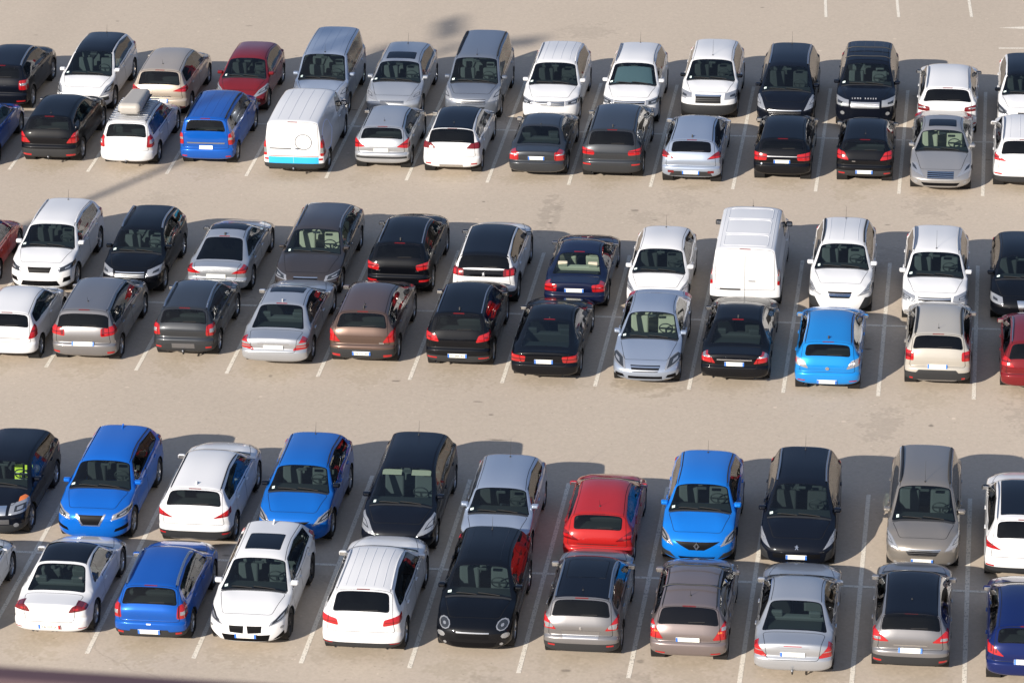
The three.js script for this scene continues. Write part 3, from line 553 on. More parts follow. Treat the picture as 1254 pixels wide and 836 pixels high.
  // ---- badges
  for (const [kind, y, r, front, z0] of sp.badge || []) {
    const x = endX(y, z0 || 0, front), e = endX(y + .04, z0 || 0, front) - endX(y - .04, z0 || 0, front);
    const g = shared('badge' + kind + r, () => {
      if (kind === 'disc') { const c = new THREE.CylinderGeometry(r, r, .014, 16); c.rotateX(Math.PI / 2); return c; }
      const s = new THREE.Shape();
      if (kind === 'diamond') { s.moveTo(0, r * 1.35); s.lineTo(r, 0); s.lineTo(0, -r * 1.35); s.lineTo(-r, 0); s.closePath(); const h = new THREE.Path(); h.moveTo(0, r * .6); h.lineTo(r * .4, 0); h.lineTo(0, -r * .6); h.lineTo(-r * .4, 0); h.closePath(); s.holes.push(h); }
      else if (kind === 'wing') { s.moveTo(-r, r * .35); s.lineTo(0, -r * .1); s.lineTo(r, r * .35); s.lineTo(r * .8, -r * .15); s.lineTo(0, -r * .6); s.lineTo(-r * .8, -r * .15); s.closePath(); }
      else if (kind === 'lion') { s.moveTo(-r * .1, r); s.lineTo(r * .45, r * .8); s.lineTo(r * .25, r * .35); s.lineTo(r * .8, r * .25); s.lineTo(r * .7, 0); s.lineTo(r * .3, 0); s.lineTo(r * .75, -r); s.lineTo(r * .35, -r); s.lineTo(0, -r * .35); s.lineTo(-r * .3, -r); s.lineTo(-r * .65, -r); s.lineTo(-r * .2, 0); s.lineTo(-r * .75, r * .3); s.lineTo(-r * .6, r * .55); s.lineTo(-r * .15, r * .4); s.closePath(); }
      else { s.moveTo(-r, r * .22); s.lineTo(r, r * .22); s.lineTo(r, -r * .22); s.lineTo(-r, -r * .22); s.closePath(); }
      return new THREE.ExtrudeGeometry(s, { depth: .012, bevelEnabled: false });
    });
    const m = mesh('badge', g, M.chrome, root); m.position.set(x + (front ? .012 : -.012), y, z0 || 0); m.rotation.y = front ? Math.PI / 2 : -Math.PI / 2; m.rotateX(Math.atan2(front ? e : -e, .08));
  }
  // ---- cabin
  const cloth = sp.int === 'b' ? M.clothbeige : sp.int === 'g' ? M.clothgrey : M.cloth, sx = lerp(p.cs + .55, p.bs, .68), fy = .30 + (H > 1.55 ? .10 : 0);
  for (const z of [-.37, .37]) { const s = mesh('seat', seatGeo(), cloth, root); s.position.set(X(sx), fy, z); }
  if (!sp.vanside) { const b = mesh('rear_seat', benchGeo(), cloth, root); b.position.set(X(Math.min(sx + .88, p.gs - .75)), fy, 0); b.scale.z = clamp(hw * .74 / .62, .8, 1.1); }
  const dg = shared('dash', () => { const s = new THREE.Shape(); s.moveTo(0, 0); s.lineTo(.50, -.04); s.quadraticCurveTo(.62, -.08, .58, -.30); s.lineTo(0, -.40); s.closePath(); const g = new THREE.ExtrudeGeometry(s, { depth: 1, bevelEnabled: false, curveSegments: 4 }); g.translate(0, 0, -.5); g.rotateY(Math.PI); return g; });
  const ds = mesh('dashboard', dg, sp.int === 'b' ? M.cloth : M.dash, root); ds.position.set(X(p.cs + .06), p.hc - .055, 0); ds.scale.z = W * .84;
  const sw = mesh('steering_wheel', shared('sw', () => { const g = new THREE.TorusGeometry(.18, .016, 6, 20); const b = new THREE.BoxGeometry(.32, .05, .02), b2 = new THREE.BoxGeometry(.05, .17, .02); b2.translate(0, -.09, 0); return mergeGeometries([g.toNonIndexed(), b.toNonIndexed(), b2.toNonIndexed()]); }), M.dash, root); sw.position.set(X(p.cs + .80), p.hc - .07, -.37); sw.rotation.set(0, -Math.PI / 2, 0); sw.rotateX(-.42);
  { const v = top(A.wtop - .16, 0), m = mesh('interior_mirror', shared('imir', () => new RoundedBoxGeometry(.04, .07, .22, 1, .015)), M.dash, root); m.position.set(v[0] - .10, v[1] - .06, 0); }
  if (!sp.vanside && !p.van) { const sh = mesh('parcel_shelf', shared('shelf', () => new RoundedBoxGeometry(.5, .03, 1, 1, .01)), M.dash, root); sh.position.set(X(p.gs - .36), p.hg - .06, 0); sh.scale.z = W * .66; }
  if (sp.extra) sp.extra({ root, p, L, W, H, X, top, zc, A, aR0, aR1, endX, body, hw, belt, sideZ, fy, sx });
  return root;
}

// ---------------------------------------------------------------- one-off pieces
const font = await new FontLoader().loadAsync('fonts/droid/droid_sans_bold.typeface.json');
function hoodLetters({ root, endX, L, p }) {
  const y = p.hn + .005, x = endX(y - .02, 0, true) - .03;
  const m = new THREE.Group(); m.name = 'lettering'; root.add(m); m.position.set(x, y, 0); m.rotation.set(0, Math.PI / 2, 0); m.rotateX(-.55);
  let cx = -.42; for (const ch of 'LAND ROVER') { if (ch === ' ') { cx += .07; continue; } const g = new TextGeometry(ch, { font, size: .046, depth: .012, bevelEnabled: false, curveSegments: 3 }); g.computeBoundingBox(); const w = g.boundingBox.max.x; const c = mesh('letter', g, M.satin, m); c.position.x = cx; cx += w + .043; }
}
function sunshade({ root, top, A, zc }) {
  const g = new THREE.PlaneGeometry(1, 1, 14, 4), q = g.attributes.position;
  for (let i = 0; i < q.count; i++) { const a = lerp(A.cowl + .10, A.wtop - .14, q.getY(i) + .5), z = q.getX(i) * 1.5 * zc(a), v = top(a, z); const fold = Math.abs(((q.getX(i) + .5) * 7) % 1 - .5) * .03; q.setXYZ(i, v[0] - .05 - fold, v[1] - .06 - fold, z); }
  g.computeVertexNormals(); mesh('sunshade', g, M.shade, root);
}
function roofBox({ root, top, aR0, aR1, zc, X }) {
  const a = lerp(aR0, aR1, .5), v = top(a, 0), rackY = v[1] + .06;
  for (const d of [-1, 1]) { const pts = []; for (let k = 0; k <= 6; k++) { const b = lerp(lerp(aR0, aR1, .05), lerp(aR0, aR1, .97), k / 6), w = top(b, d * zc(b) * .88); pts.push([w[0], w[1] + .05, w[2]]); } mesh('rack_rail', tubeGeo(pts, .02, 16, 6), M.satin, root); }
  for (let k = 0; k < 11; k++) { const b = lerp(lerp(aR0, aR1, .06), lerp(aR0, aR1, .96), k / 10), w = top(b, 0), z = zc(b) * .88; mesh('rack_slat', shared('slat', () => new RoundedBoxGeometry(.06, .02, 1, 1, .008)), M.satin, root).position.set(w[0], w[1] + .055, 0); root.children[root.children.length - 1].scale.z = 2 * z; }
  const g = new RoundedBoxGeometry(1.75, .38, .74, 6, .16), q = g.attributes.position;
  for (let i = 0; i < q.count; i++) { const f = clamp(q.getX(i) / .875, 0, 1); q.setZ(i, q.getZ(i) * (1 - .25 * f * f)); if (q.getY(i) > 0) q.setY(i, q.getY(i) * (1 - .45 * f * f)); }
  g.computeVertexNormals(); const m = mesh('roof_box', g, M.box, root); m.position.set(v[0] + .05, rackY + .19, .02);
  const s = mesh('box_seam', new RoundedBoxGeometry(1.66, .02, .735, 1, .008), M.plastic, m); s.position.set(-.03, -.07, 0);
}
function vanRings({ root, endX, L, sideZ, X, hw }) {
  const y = 1.18, z = .34 * hw;
  for (const [r, m, w] of [[.255, M.gap, .009], [.325, M.lineblue, .010]]) {
    const pts = []; for (let k = 0; k <= 24; k++) { const a = k / 24 * Math.PI * 2, yy = y + r * .95 * Math.sin(a), zz = z + r * Math.cos(a); pts.push([endX(yy, zz, false) - .002, yy, zz]); }
    mesh('circle_outline', new THREE.TubeGeometry(new THREE.CatmullRomCurve3(pts.map((p) => new THREE.Vector3(...p)), true), 40, w, 4, true), m, root);
  }
  const ps = []; for (let k = 0; k <= 24; k++) { const a = k / 24 * Math.PI * 2, s = L - 1.0 + .62 * Math.cos(a), yy = 1.12 + .42 * Math.sin(a); ps.push([X(s), yy, sideZ(s, yy) + .002]); }
  mesh('side_outline', new THREE.TubeGeometry(new THREE.CatmullRomCurve3(ps.map((p) => new THREE.Vector3(...p)), true), 40, .012, 4, true), M.lineblue, root);
  const h = mesh('door_handle', new RoundedBoxGeometry(.03, .03, .16, 1, .01), M.plastic, root); h.position.set(endX(.97, .15, false) - .012, .97, .15);
  const sp = []; for (let k = 0; k <= 12; k++) { const yy = lerp(.52, 1.66, k / 12); sp.push([endX(yy, 0, false) - .001, yy, 0]); } mesh('door_split', tubeGeo(sp, .007, 16, 4), M.lineblue, root);
}
function vanRoof({ root, top, aR0, aR1, zc, body }) {
  const loop = (f0, f1, k) => { const pts = []; const a0 = lerp(aR0, aR1, f0), a1 = lerp(aR0, aR1, f1), P = roundPoly([[a0, -k], [a0, k], [a1, k], [a1, -k]], .12, 3); const Q = []; P.forEach((q, i) => { const n = P[(i + 1) % P.length]; for (let j = 0; j < 3; j++) Q.push([lerp(q[0], n[0], j / 3), lerp(q[1], n[1], j / 3)]); }); for (const [a, f] of Q) { const v = top(a, f * zc(a)); pts.push(new THREE.Vector3(v[0], v[1] - .004, v[2])); } mesh('roof_pressing', new THREE.TubeGeometry(new THREE.CatmullRomCurve3(pts, true), 60, .014, 5, true), body, root); };
  loop(.72, .95, .74); loop(.38, .69, .74); loop(.08, .35, .74);
  for (const d of [-1, 1]) { const pts = []; for (let k = 0; k <= 6; k++) { const a = lerp(aR0, aR1, lerp(.04, .97, k / 6)), v = top(a, d * .86 * zc(a)); pts.push([v[0], v[1] - .004, v[2]]); } mesh('roof_gutter', tubeGeo(pts, .012, 14, 5), body, root); }
}
function panoScreen({ root, top, A, zc }) {
  for (const d of [-1, 1]) { // sun visors folded against the deep windscreen
    const v = top(A.wtop - .16, d * .36), m = mesh('sun_visor', new RoundedBoxGeometry(.17, .02, .48, 1, .008), M.clothbeige, root); m.position.set(v[0] - .05, v[1] - .06, v[2]); m.rotation.z = -.42;
  }
}

// ---------------------------------------------------------------- the vehicles, row by row (x, z in metres; f: 1 = front towards the camera)
const rect = (z0, y0, z1, y1) => [[z0, y0], [z1, y0], [z1, y1], [z0, y1]];
const cen = (w, y0, y1, k = 1) => [[-w * k, y0], [w * k, y0], [w, y1], [-w, y1]];
const redLamp = (z0, z1, y, h = .045) => ['reflector', rect(z0, y, z1, y + h), 'red', 'r'];
const fog = (z, y, r = .06) => ['fog_light', Array.from({ length: 8 }, (_, k) => [z + r * Math.cos(k * Math.PI / 4), y + r * .85 * Math.sin(k * Math.PI / 4)]), 'clear', 'f'];
const intake = (w, y0, y1, k = .85) => ['lower_intake', cen(w, y0, y1, k), 'mesh', 'f'];
const skid = (w, y0, y1, m = 'satin') => ['skid_plate', cen(w, y0, y1, .85), m, 'r'];
const line = (w, y, h, m, f) => ['trim_strip', cen(w, y, y + h), m, f];
const cars = [
  // ----- far row, far side
  { t: 'suv', L: 4.31, W: 1.82, H: 1.62, x: -31.42, z: -106.61, c: 'blueblack', rail: 'silver', railh: .07, railr: .03, tl: 'square', tw: [[rect(.74, .95, 1.2, 1.02), 'clear']], pair: [redLamp(.6, .9, .42)], clad: 1, label: 'black off-roader with tall silver roof rails and square tail lamps, beside white people carrier' },
  { t: 'suv', L: 4.37, W: 1.84, H: 1.63, x: -28.73, z: -106.72, f: 1, c: 'white', roof: 'glass', an: [.95, .25], int: 'g', p: { cs: 1.0, ws: 1.95, hn: .84, hc: 1.06, rw: .69 }, hl: [[.62, .62], [1.1, .70], [1.1, 1.0], [.80, .86]], hdark: .5, gr: cen(.55, .50, .56, .9), grm: 'clear', mid: [intake(.6, .30, .42)], pair: [['fog_light', rect(.66, .48, .92, .60), 'lampdark', 'f']], label: 'white high car with dark glass roof, nose out, beside beige people carrier' },
  { t: 'mpv', L: 4.34, W: 1.85, H: 1.62, x: -26.15, z: -106.57, c: 'beige', rg: 'r', tl: [[[.56, .93], [1.12, .90], [1.12, 1.12], [.95, 1.06]]], rp: [.62, { w: .6 }], mid: [line(.42, .72, .035, 'chrome', 'r')], pair: [redLamp(.66, .9, .36)], an: [.8, .2], rfrit: .035, hbl: 1, label: 'metallic beige people carrier seen from behind with wide curved rear window' },
  { t: 'hatch', L: 3.90, W: 1.70, H: 1.48, x: -23.63, z: -106.8, f: 1, c: 'darkred', hl: [[.48, .58], [1.1, .72], [1.1, .92], [.70, .76]], hdark: .45, gr: cen(.5, .34, .50, .7), badge: [['disc', .66, .06, true]], pair: [fog(.74, .40)], label: 'dark red small hatchback, nose out, with clear headlamps' },
  { t: 'smallvan', n: 'parked_van', L: 4.38, W: 1.81, H: 1.82, x: -21.01, z: -106.77, f: 1, c: 'silverblue', cat: 'van', hl: [[.58, .70], [1.1, .74], [1.1, 1.12], [.76, .98]], hdark: .35, gr: cen(.5, .56, .70), ribs: 4, an: [.02, .25], int: 'g', sideglass: 'g', label: 'silver blue panel van with ribbed roof and side window, nose out' },
  { t: 'hatch', L: 4.36, W: 1.82, H: 1.48, x: -18.63, z: -106.88, f: 1, c: 'silver', sun: [.06, .34, .70], an: [.86, .35], hl: [[.50, .64], [1.08, .70], [1.1, .90], [.66, .80]], hdark: .35, gr: cen(.42, .58, .66), bars: 3, mid: [intake(.55, .30, .46)], int: 'g', label: 'silver hatchback with small dark sunroof and tall roof aerial, nose out' },
  { t: 'smallvan', L: 4.38, W: 1.81, H: 1.80, x: -16.07, z: -106.82, f: 1, c: 'bluegrey', rail: 'black', railr: .03, railh: .05, an: [.04, .2], hl: [[.58, .72], [1.1, .76], [1.1, 1.12], [.78, .96]], hdark: .4, gr: cen(.52, .66, .80), bars: 2, mid: [intake(.5, .44, .56)], int: 'g', sideglass: 'g', cat: 'car', label: 'blue grey tall family car with black roof rails, nose out' },
  { t: 'suv', L: 4.49, W: 1.84, H: 1.65, x: -13.53, z: -106.68, f: 1, c: 'white', rail: 'white', ribs: 4, hl: [[.54, .74], [1.1, .74], [1.1, .90], [.54, .86]], gr: cen(.52, .72, .86), bars: 3, badge: [['disc', .80, .07, true]], mid: [intake(.7, .30, .44)], label: 'white sport utility vehicle with ribbed roof and chrome barred grille' },
  { t: 'suv', L: 4.34, W: 1.80, H: 1.66, x: -11.0, z: -106.78, f: 1, c: 'white', rail: 'silver', railh: .05, railr: .026, an: [.95, .35], hl: [[.56, .74], [1.1, .74], [1.1, .90], [.56, .88]], gr: cen(.54, .74, .87), bars: 2, mid: [intake(.62, .34, .52)], extra: sunshade, label: 'white off-roader with silver sunshade behind windscreen and silver roof rails' },
  { t: 'suv', L: 4.31, W: 1.82, H: 1.62, x: -8.56, z: -107.39, f: 1, c: 'white', mc: 'black', an: [.10, .5], fb: .60, clad: 1, hl: [[.56, .76], [1.1, .76], [1.1, .94], [.58, .92]], hdark: .3, gr: cen(.44, .66, .88), bars: 4, barm: 'plastic', mid: [line(.46, .86, .04, 'chrome', 'f')], label: 'white off-roader with bare black plastic bumper and black mirrors' },
  { t: 'mpv', L: 4.53, W: 1.84, H: 1.64, x: -6.1, z: -107.0, f: 1, c: 'blueblack', rail: 'silver', railh: .02, railr: .028, an: [.92, .4], hl: [[.64, .64], [1.1, .70], [1.1, 1.06], [.82, .90]], hdark: .35, gr: cen(.56, .44, .62, .9), bars: 2, mid: [line(.56, .64, .03, 'chrome', 'f')], label: 'black people carrier with satin roof rails and upright aerial, nose out' },
  { t: 'suv', L: 4.50, W: 1.91, H: 1.74, x: -3.59, z: -107.09, f: 1, c: 'blueblack', bars2: [.12, .50], ribs: 4, p: { hc: 1.14, hn: 1.0, cs: 1.2, ws: 1.82, rw: .74 }, hl: [[.54, .80], [1.1, .80], [1.1, .99], [.54, .97]], hdark: .3, gr: cen(.47, .76, .94), bars: 4, barm: 'clear', grm: 'satin', pair: [fog(.74, .58, .07)], int: 'g', extra: hoodLetters, label: 'dark blue off-roader with roof cross bars and lettering on bonnet edge' },
  { t: 'suv', L: 4.57, W: 1.89, H: 1.62, x: -1.03, z: -106.7, c: 'white', rail: 'silver', mc: 'black', tl: [[[.60, .98], [1.12, 1.06], [1.12, .92], [.60, .90]]], tm: 'dark', tw: [[rect(.7, .95, 1.0, .99), 'clear']], mid: [line(.9, .88, .02, 'chrome', 'r')], pair: [redLamp(.7, .95, .46)], rwin: [.86, .84], label: 'white sport utility vehicle with black mirrors and dark slim tail lamps' },
  { t: 'suv', L: 4.44, W: 1.82, H: 1.58, x: 1.43, z: -106.74, f: 1, c: 'white', roof: 'black', mc: 'black', hl: [[.60, .74], [1.1, .76], [1.1, .98], [.66, .86]], hdark: .75, gr: cen(.3, .70, .84), label: 'white sport utility vehicle with black roof and black mirrors, nose out' },
  // ----- far row, near side
  { t: 'hatch', L: 4.3, W: 1.78, H: 1.45, x: -31.18, z: -101.57, c: 'deepblue', label: 'dark blue car beside black high car with triangular tail lamps' },
  { t: 'suv', L: 4.37, W: 1.84, H: 1.62, x: -28.64, z: -102.08, c: 'black', rw0: 1, rg: 'r', an: [.9, .15], tl: 'tri', rb: .59, p: { cs: 1.0, ws: 1.95, rw: .68, hn: .84 }, pair: [redLamp(.6, .9, .36, .06)], tow: 1, label: 'black high car seen from behind with triangular red tail lamps, beside blue estate car' },
  { t: 'estate', L: 4.49, W: 1.73, H: 1.52, x: -26.14, z: -101.97, c: 'white', rg: 'r', tl: [[[.80, .78], [1.12, .78], [1.12, 1.08], [.82, 1.06]]], tw: [[rect(.86, .86, 1.2, .97), 'clear']], p: { rw: .76, rs: 4.05, hr: 1.46, hg: 1.04 }, hbl: 0, tow: 1, sideglass: 'g', extra: roofBox, label: 'white estate car carrying a grey roof box on slatted rack' },
  { t: 'smallvan', L: 4.45, W: 1.74, H: 1.66, x: -23.69, z: -102.34, c: 'deepblue', cat: 'car', rail: 'black', railr: .028, railh: .05, ribs: 4, rg: 'r', tl: [[[.84, .80], [1.12, .80], [1.12, 1.12], [.86, 1.10]]], tw: [[rect(.8, .93, 1.2, 1.0), 'clear']], rp: [.68, { w: .42, blue: 0 }], mid: [line(.68, .80, .045, 'satin', 'r')], pair: [redLamp(.70, .88, .38)], rwin: [.80, .80], label: 'blue tall family car with ribbed roof and roof rails, seen from behind' },
  { t: 'van', n: 'parked_van', L: 4.75, W: 1.90, H: 1.88, x: -20.81, z: -101.84, c: 'white', vanside: 1, norear: 1, mc: 'black', ribs: 4, rb: .50, tl: [[[.90, .76], [1.12, .76], [1.12, 1.32], [.93, 1.32]]], tw: [[rect(.8, 1.22, 1.2, 1.28), 'clear'], [rect(.8, .82, 1.2, .99), 'clear']], pair: [redLamp(.82, .95, .60, .06)], mid: [['blue_band', cen(.82, .50, .70), 'bluestripe', 'r'], ['red_line', cen(.80, .73, .745), 'redline', 'r'], ['bar_handle', rect(-.78, .95, -.06, .98), 'plastic', 'r']], tow: 1, extra: vanRings, label: 'white panel van with blue band along the bottom and circle outlined on its rear door' },
  { t: 'hatch', L: 4.03, W: 1.75, H: 1.46, x: -18.21, z: -102.18, c: 'silver', mc: 'blueblack', rg: 'r', an: [.8, .15], tl: [[[.62, .84], [1.12, .78], [1.12, 1.04], [.92, 1.0]]], rail: 'black', railh: .005, railr: .014, rp: [.72, { w: .46, blue: 0 }], mid: [line(.9, .46, .07, 'plastic', 'r')], rwin: [.84, .80], rfrit: .03, label: 'silver small hatchback with dark mirrors and big oval rear window, seen from behind' },
  { t: 'hatch', L: 4.27, W: 1.81, H: 1.52, x: -16.01, z: -102.11, c: 'white', roof: 'glass', mc: 'black', an: [.8, .15], tl: [[[.58, .92], [1.12, .90], [1.12, 1.02], [.70, 1.02]]], tm: 'dark', pair: [redLamp(.68, .88, .40), ['corner', rect(.4, .30, .66, .42), 'body', 'r']], mid: [['rear_diffuser', cen(.60, .30, .40, 1.2), 'chrome', 'r']], rwin: [.92, .86, -.06], label: 'white hatchback with black glass roof running into dark rear window' },
  { t: 'sedan', L: 4.55, W: 1.77, H: 1.42, x: -13.35, z: -102.02, c: 'darkgrey', rg: 'g', an: [.98, .05], tl: [[[.66, .90], [1.12, .90], [1.12, .70], [.66, .70]]], tw: [[rect(.66, .83, 1.2, .87), 'clear']], rp: [.76, { w: .50 }], hbl: 0, label: 'dark grey saloon with square red tail lamps and plate on boot lid' },
  { t: 'suv', L: 4.70, W: 1.88, H: 1.66, x: -11.07, z: -102.2, c: 'darkgrey', rail: 'black', railh: .01, fin: 2, tl: [[[.58, .98], [1.12, 1.08], [1.12, .92], [.58, .90]]], pair: [redLamp(.66, .92, .56)], rb: .55, ex: [-.6], label: 'dark grey sport utility vehicle seen from behind, beside silver blue coupe' },
  { t: 'hatch', L: 4.47, W: 1.84, H: 1.46, x: -8.63, z: -101.92, c: 'silverblue', rail: 'black', railh: .004, railr: .012, fin: 2, tl: [[[.58, .88], [1.12, .94], [1.12, 1.08], [.80, 1.0]]], tm: 'dark', tw: [[rect(.6, .9, 1.0, .94), 'red']], p: { doors: 1, bs: 2.5, rw: .66 }, rp: [.47, { w: .52 }], mid: [['rear_diffuser', cen(.62, .34, .50, 1.15), 'plastic', 'r']], pair: [['reflector', rect(.56, .44, .76, .52), 'redlens', 'r']], rwin: [.80, .70], ex: [-.5], label: 'silver blue three-door hatchback with dark angular tail lamps' },
  { t: 'hatch', L: 4.30, W: 1.77, H: 1.42, x: -5.9, z: -102.24, c: 'black', tl: [[[.54, .90], [1.12, .96], [1.12, .76], [.56, .78]]], rp: [.72, { w: .50 }], mid: [line(.62, .86, .02, 'satin', 'r')], label: 'glossy black hatchback with wide red tail lamps and plate between them' },
  { t: 'hatch', L: 4.06, W: 1.73, H: 1.44, x: -3.42, z: -102.16, c: 'black', rg: 'r', an: [.8, .2], tl: [[[.60, .84], [1.12, .88], [1.12, 1.04], [.72, 1.0]]], rp: [.46, { w: .52 }], pair: [redLamp(.68, .9, .38)], rb: .49, badge: [['bar', .78, .05, false, -.32]], label: 'black small hatchback with low plate and slanted tail lamps, beside bronze saloon' },
  { t: 'sedan', L: 4.91, W: 1.87, H: 1.40, x: -1.12, z: -101.97, f: 1, c: 'champagne', sun: [.14, .62, .66], int: 'b', sideglass: 'g', p: { hn: .66, hs: .3, cs: 1.42, ws: 2.15, rs: 3.35, rw: .63 }, hl: [[.50, .55], [1.05, .66], [1.1, .84], [.74, .74]], hdark: .3, gr: cen(.42, .52, .66), bars: 4, mid: [intake(.62, .30, .40), line(.66, .42, .025, 'chrome', 'f')], pair: [fog(.78, .40, .07)], nosticker: 1, hand: 'chrome', label: 'bronze grey low saloon with tan seats and dark sunroof, nose out' },
  { t: 'suv', L: 4.47, W: 1.85, H: 1.64, x: 1.35, z: -102.18, c: 'white', ribs: 4, mc: 'white', rail: 'silver', tl: [[[.62, .98], [1.12, 1.02], [1.12, 1.16], [.88, 1.1]]], rb: .51, pair: [redLamp(.70, .94, .56)], label: 'white sport utility vehicle with ribbed roof and slanted red tail lamps' },
  // ----- middle row, far side
  { t: 'estate', L: 4.1, W: 1.75, H: 1.5, x: -28.63, z: -91.94, c: 'brick', label: 'red car beside white sport utility vehicle with dark grilles' },
  { t: 'suv', L: 4.36, W: 1.84, H: 1.60, x: -26.31, z: -91.98, f: 1, c: 'white', rail: 'white', railh: .03, an: [.9, .3], hl: [[.58, .72], [1.1, .78], [1.1, .92], [.60, .84]], hdark: .8, gr: cen(.38, .72, .86, .85), grm: 'mesh', mid: [intake(.54, .32, .48, 1.15)], pair: [['intake', [[.70, .42], [.92, .46], [.92, .58], [.74, .56]], 'mesh', 'f']], sideglass: 'g', label: 'white sport utility vehicle with dark grilles and white roof rails, nose out' },
  { t: 'suv', L: 4.10, W: 1.74, H: 1.55, x: -23.7, z: -91.87, f: 1, c: 'black', rail: 'silver', railh: .07, railr: .03, int: 'g', p: { hn: .84, hc: 1.03, rw: .72, bf: .98, br: 1.03, R: .33 }, hl: [[.52, .66], [1.1, .70], [1.1, .88], [.58, .82]], hdark: .3, gr: cen(.48, .64, .80), bars: 3, sideglass: 'g', label: 'black raised hatchback with thick silver roof rails, nose out' },
  { t: 'sedan', L: 4.63, W: 1.78, H: 1.42, x: -21.23, z: -92.29, c: 'silver', mc: 'blueblack', sun: [.02, .60, .86], fin: 2, p: { rw: .63, rs: 3.2, gs: 4.15, hd: .985, hg: 1.0 }, tl: [[[.56, .80], [1.12, .80], [1.12, .97], [.92, .95]]], rp: [.70, { w: .55, blue: 0 }], mid: [['rear_diffuser', cen(.5, .26, .34), 'rubber', 'r']], ex: [-.5, .5], label: 'silver four-door coupe with dark glass roof and red wraparound tail lamps' },
  { t: 'estate', L: 4.94, W: 1.90, H: 1.43, p: { rs: 4.2, hr: 1.33 }, x: -18.71, z: -92.57, f: 1, c: 'darkbrown', rail: 'silver', int: 'b', hl: [[.56, .58], [1.1, .62], [1.1, .74], [.60, .68]], hdark: .7, gr: cen(.36, .46, .65), bars: 0, mid: [line(.36, .645, .02, 'chrome', 'f')], sideglass: 'g', label: 'dark brown estate car with cream seats and silver roof rails, nose out' },
  { t: 'suv', L: 4.39, W: 1.83, H: 1.58, x: -16.11, z: -92.63, c: 'black', rail: 'silver', fin: 2, p: { rw: .69, rs: 3.8 }, tl: [[[.60, .98], [1.12, 1.08], [1.12, .94], [.62, .88]]], pair: [redLamp(.66, .98, .52, .06)], badge: [['bar', .84, .06, false, -.55], ['bar', .84, .05, false, .55]], label: 'black sport utility vehicle with silver roof rails and red lamp strips low on its bumper' },
  { t: 'suv', L: 4.45, W: 1.84, H: 1.61, x: -13.6, z: -92.15, c: 'white', roof: 'glass', mc: 'black', roofto: .10, fin: 0, tl: [[[.64, .98], [1.12, 1.02], [1.12, 1.16], [.64, 1.12]]], tm: 'dark', tw: [[rect(.70, .99, .78, 1.12), 'red'], [rect(.84, .99, .92, 1.12), 'red'], [rect(.98, .99, 1.1, 1.12), 'red']], mid: [['black_panel', cen(.66, .95, 1.13), 'blackgloss', 'r']], clad: 1, rb: .53, pair: [redLamp(.78, .86, .36, .05)], badge: [['lion', 1.03, .05, false]], rwin: [.90, .86], label: 'white sport utility vehicle with black roof and black band between claw-shaped tail lamps' },
  { t: 'coupe', L: 4.60, W: 1.78, H: 1.38, x: -11.02, z: -91.97, c: 'navy', int: 'b', rg: 'g', tl: [[[.58, .86], [1.12, .88], [1.12, .72], [.60, .72]]], rp: [.74, { w: .54 }], ex: [-.45], label: 'navy blue coupe with cream headrests behind the rear window' },
  { t: 'hatch', L: 3.97, W: 1.74, H: 1.46, x: -8.75, z: -91.71, f: 1, c: 'white', an: [.9, .35], p: { cs: .95, ws: 1.7 }, hl: [[.58, .60], [1.1, .72], [1.1, .94], [.86, .80]], hdark: .5, gr: cen(.4, .44, .58), label: 'white small hatchback with upright roof aerial beside white panel van, nose out' },
  { t: 'van', n: 'parked_van', L: 4.97, W: 1.98, H: 1.97, x: -6.31, z: -92.64, c: 'white', vanside: 1, norear: 1, mc: 'black', hbl: 1, an: [.0, .3], rb: .50, tl: [[[.93, .88], [1.12, .88], [1.12, 1.40], [.95, 1.38]]], tw: [[rect(.9, .98, 1.2, 1.14), 'clear'], [rect(.93, 1.2, 1.2, 1.34), 'clear']], mid: [['door_split', rect(-.006, .5, .006, 1.7), 'gap', 'r'], ['bar_handle', rect(-.70, .70, -.12, .75), 'plastic', 'r'], ['bar_handle', rect(.10, .96, .30, .985), 'plastic', 'r']], extra: vanRoof, label: 'large white panel van seen from behind with twin rear doors and recessed roof panels' },
  { t: 'suv', L: 4.28, W: 1.77, H: 1.63, x: -3.68, z: -92.15, f: 1, c: 'white', rail: 'black', railr: .026, an: [.92, .35], ribs: 3, int: 'g', p: { rw: .70, hn: .94 }, hl: [[.54, .68], [.98, .74], [1.06, .98], [.86, .90]], hdark: .4, gr: cen(.38, .62, .80, .8), bars: 1, pair: [['bumper_corner', [[.56, .24], [1.1, .24], [1.1, .60], [.78, .62]], 'plastic', 'f'], fog(.78, .42, .07)], label: 'white compact sport utility vehicle with black bumper corners and black roof rails' },
  { t: 'suv', L: 4.31, W: 1.82, H: 1.62, x: -1.08, z: -91.75, f: 1, c: 'white', rail: 'silver', railr: .03, railh: .05, an: [.06, .5], int: 'g', hl: [[.54, .72], [1.1, .72], [1.1, .92], [.58, .88]], hdark: .35, gr: cen(.5, .72, .86), bars: 2, label: 'white off-roader with silver roof rails and long aerial, behind beige crossover' },
  { t: 'hatch', L: 4.22, W: 1.73, H: 1.44, x: 1.29, z: -92.0, f: 1, c: 'black', hl: [[.56, .58], [1.06, .62], [1.06, .78], [.60, .74]], hdark: .3, gr: [[-.14, .70], [.14, .70], [.04, .40], [-.04, .40]], grm: 'chrome', label: 'black hatchback with narrow upright chrome grille, nose out' },
  // ----- middle row, near side
  { t: 'hatch', L: 3.97, W: 1.72, H: 1.47, x: -26.05, z: -87.07, c: 'white', tl: [[[.80, .78], [1.12, .82], [1.12, 1.12], [.92, 1.08]]], mid: [['rear_diffuser', cen(.8, .26, .34), 'rubber', 'r'], line(.5, .76, .02, 'satin', 'r')], p: { doors: 1, bs: 2.3 }, label: 'white small hatchback seen from behind, beside grey people carrier' },
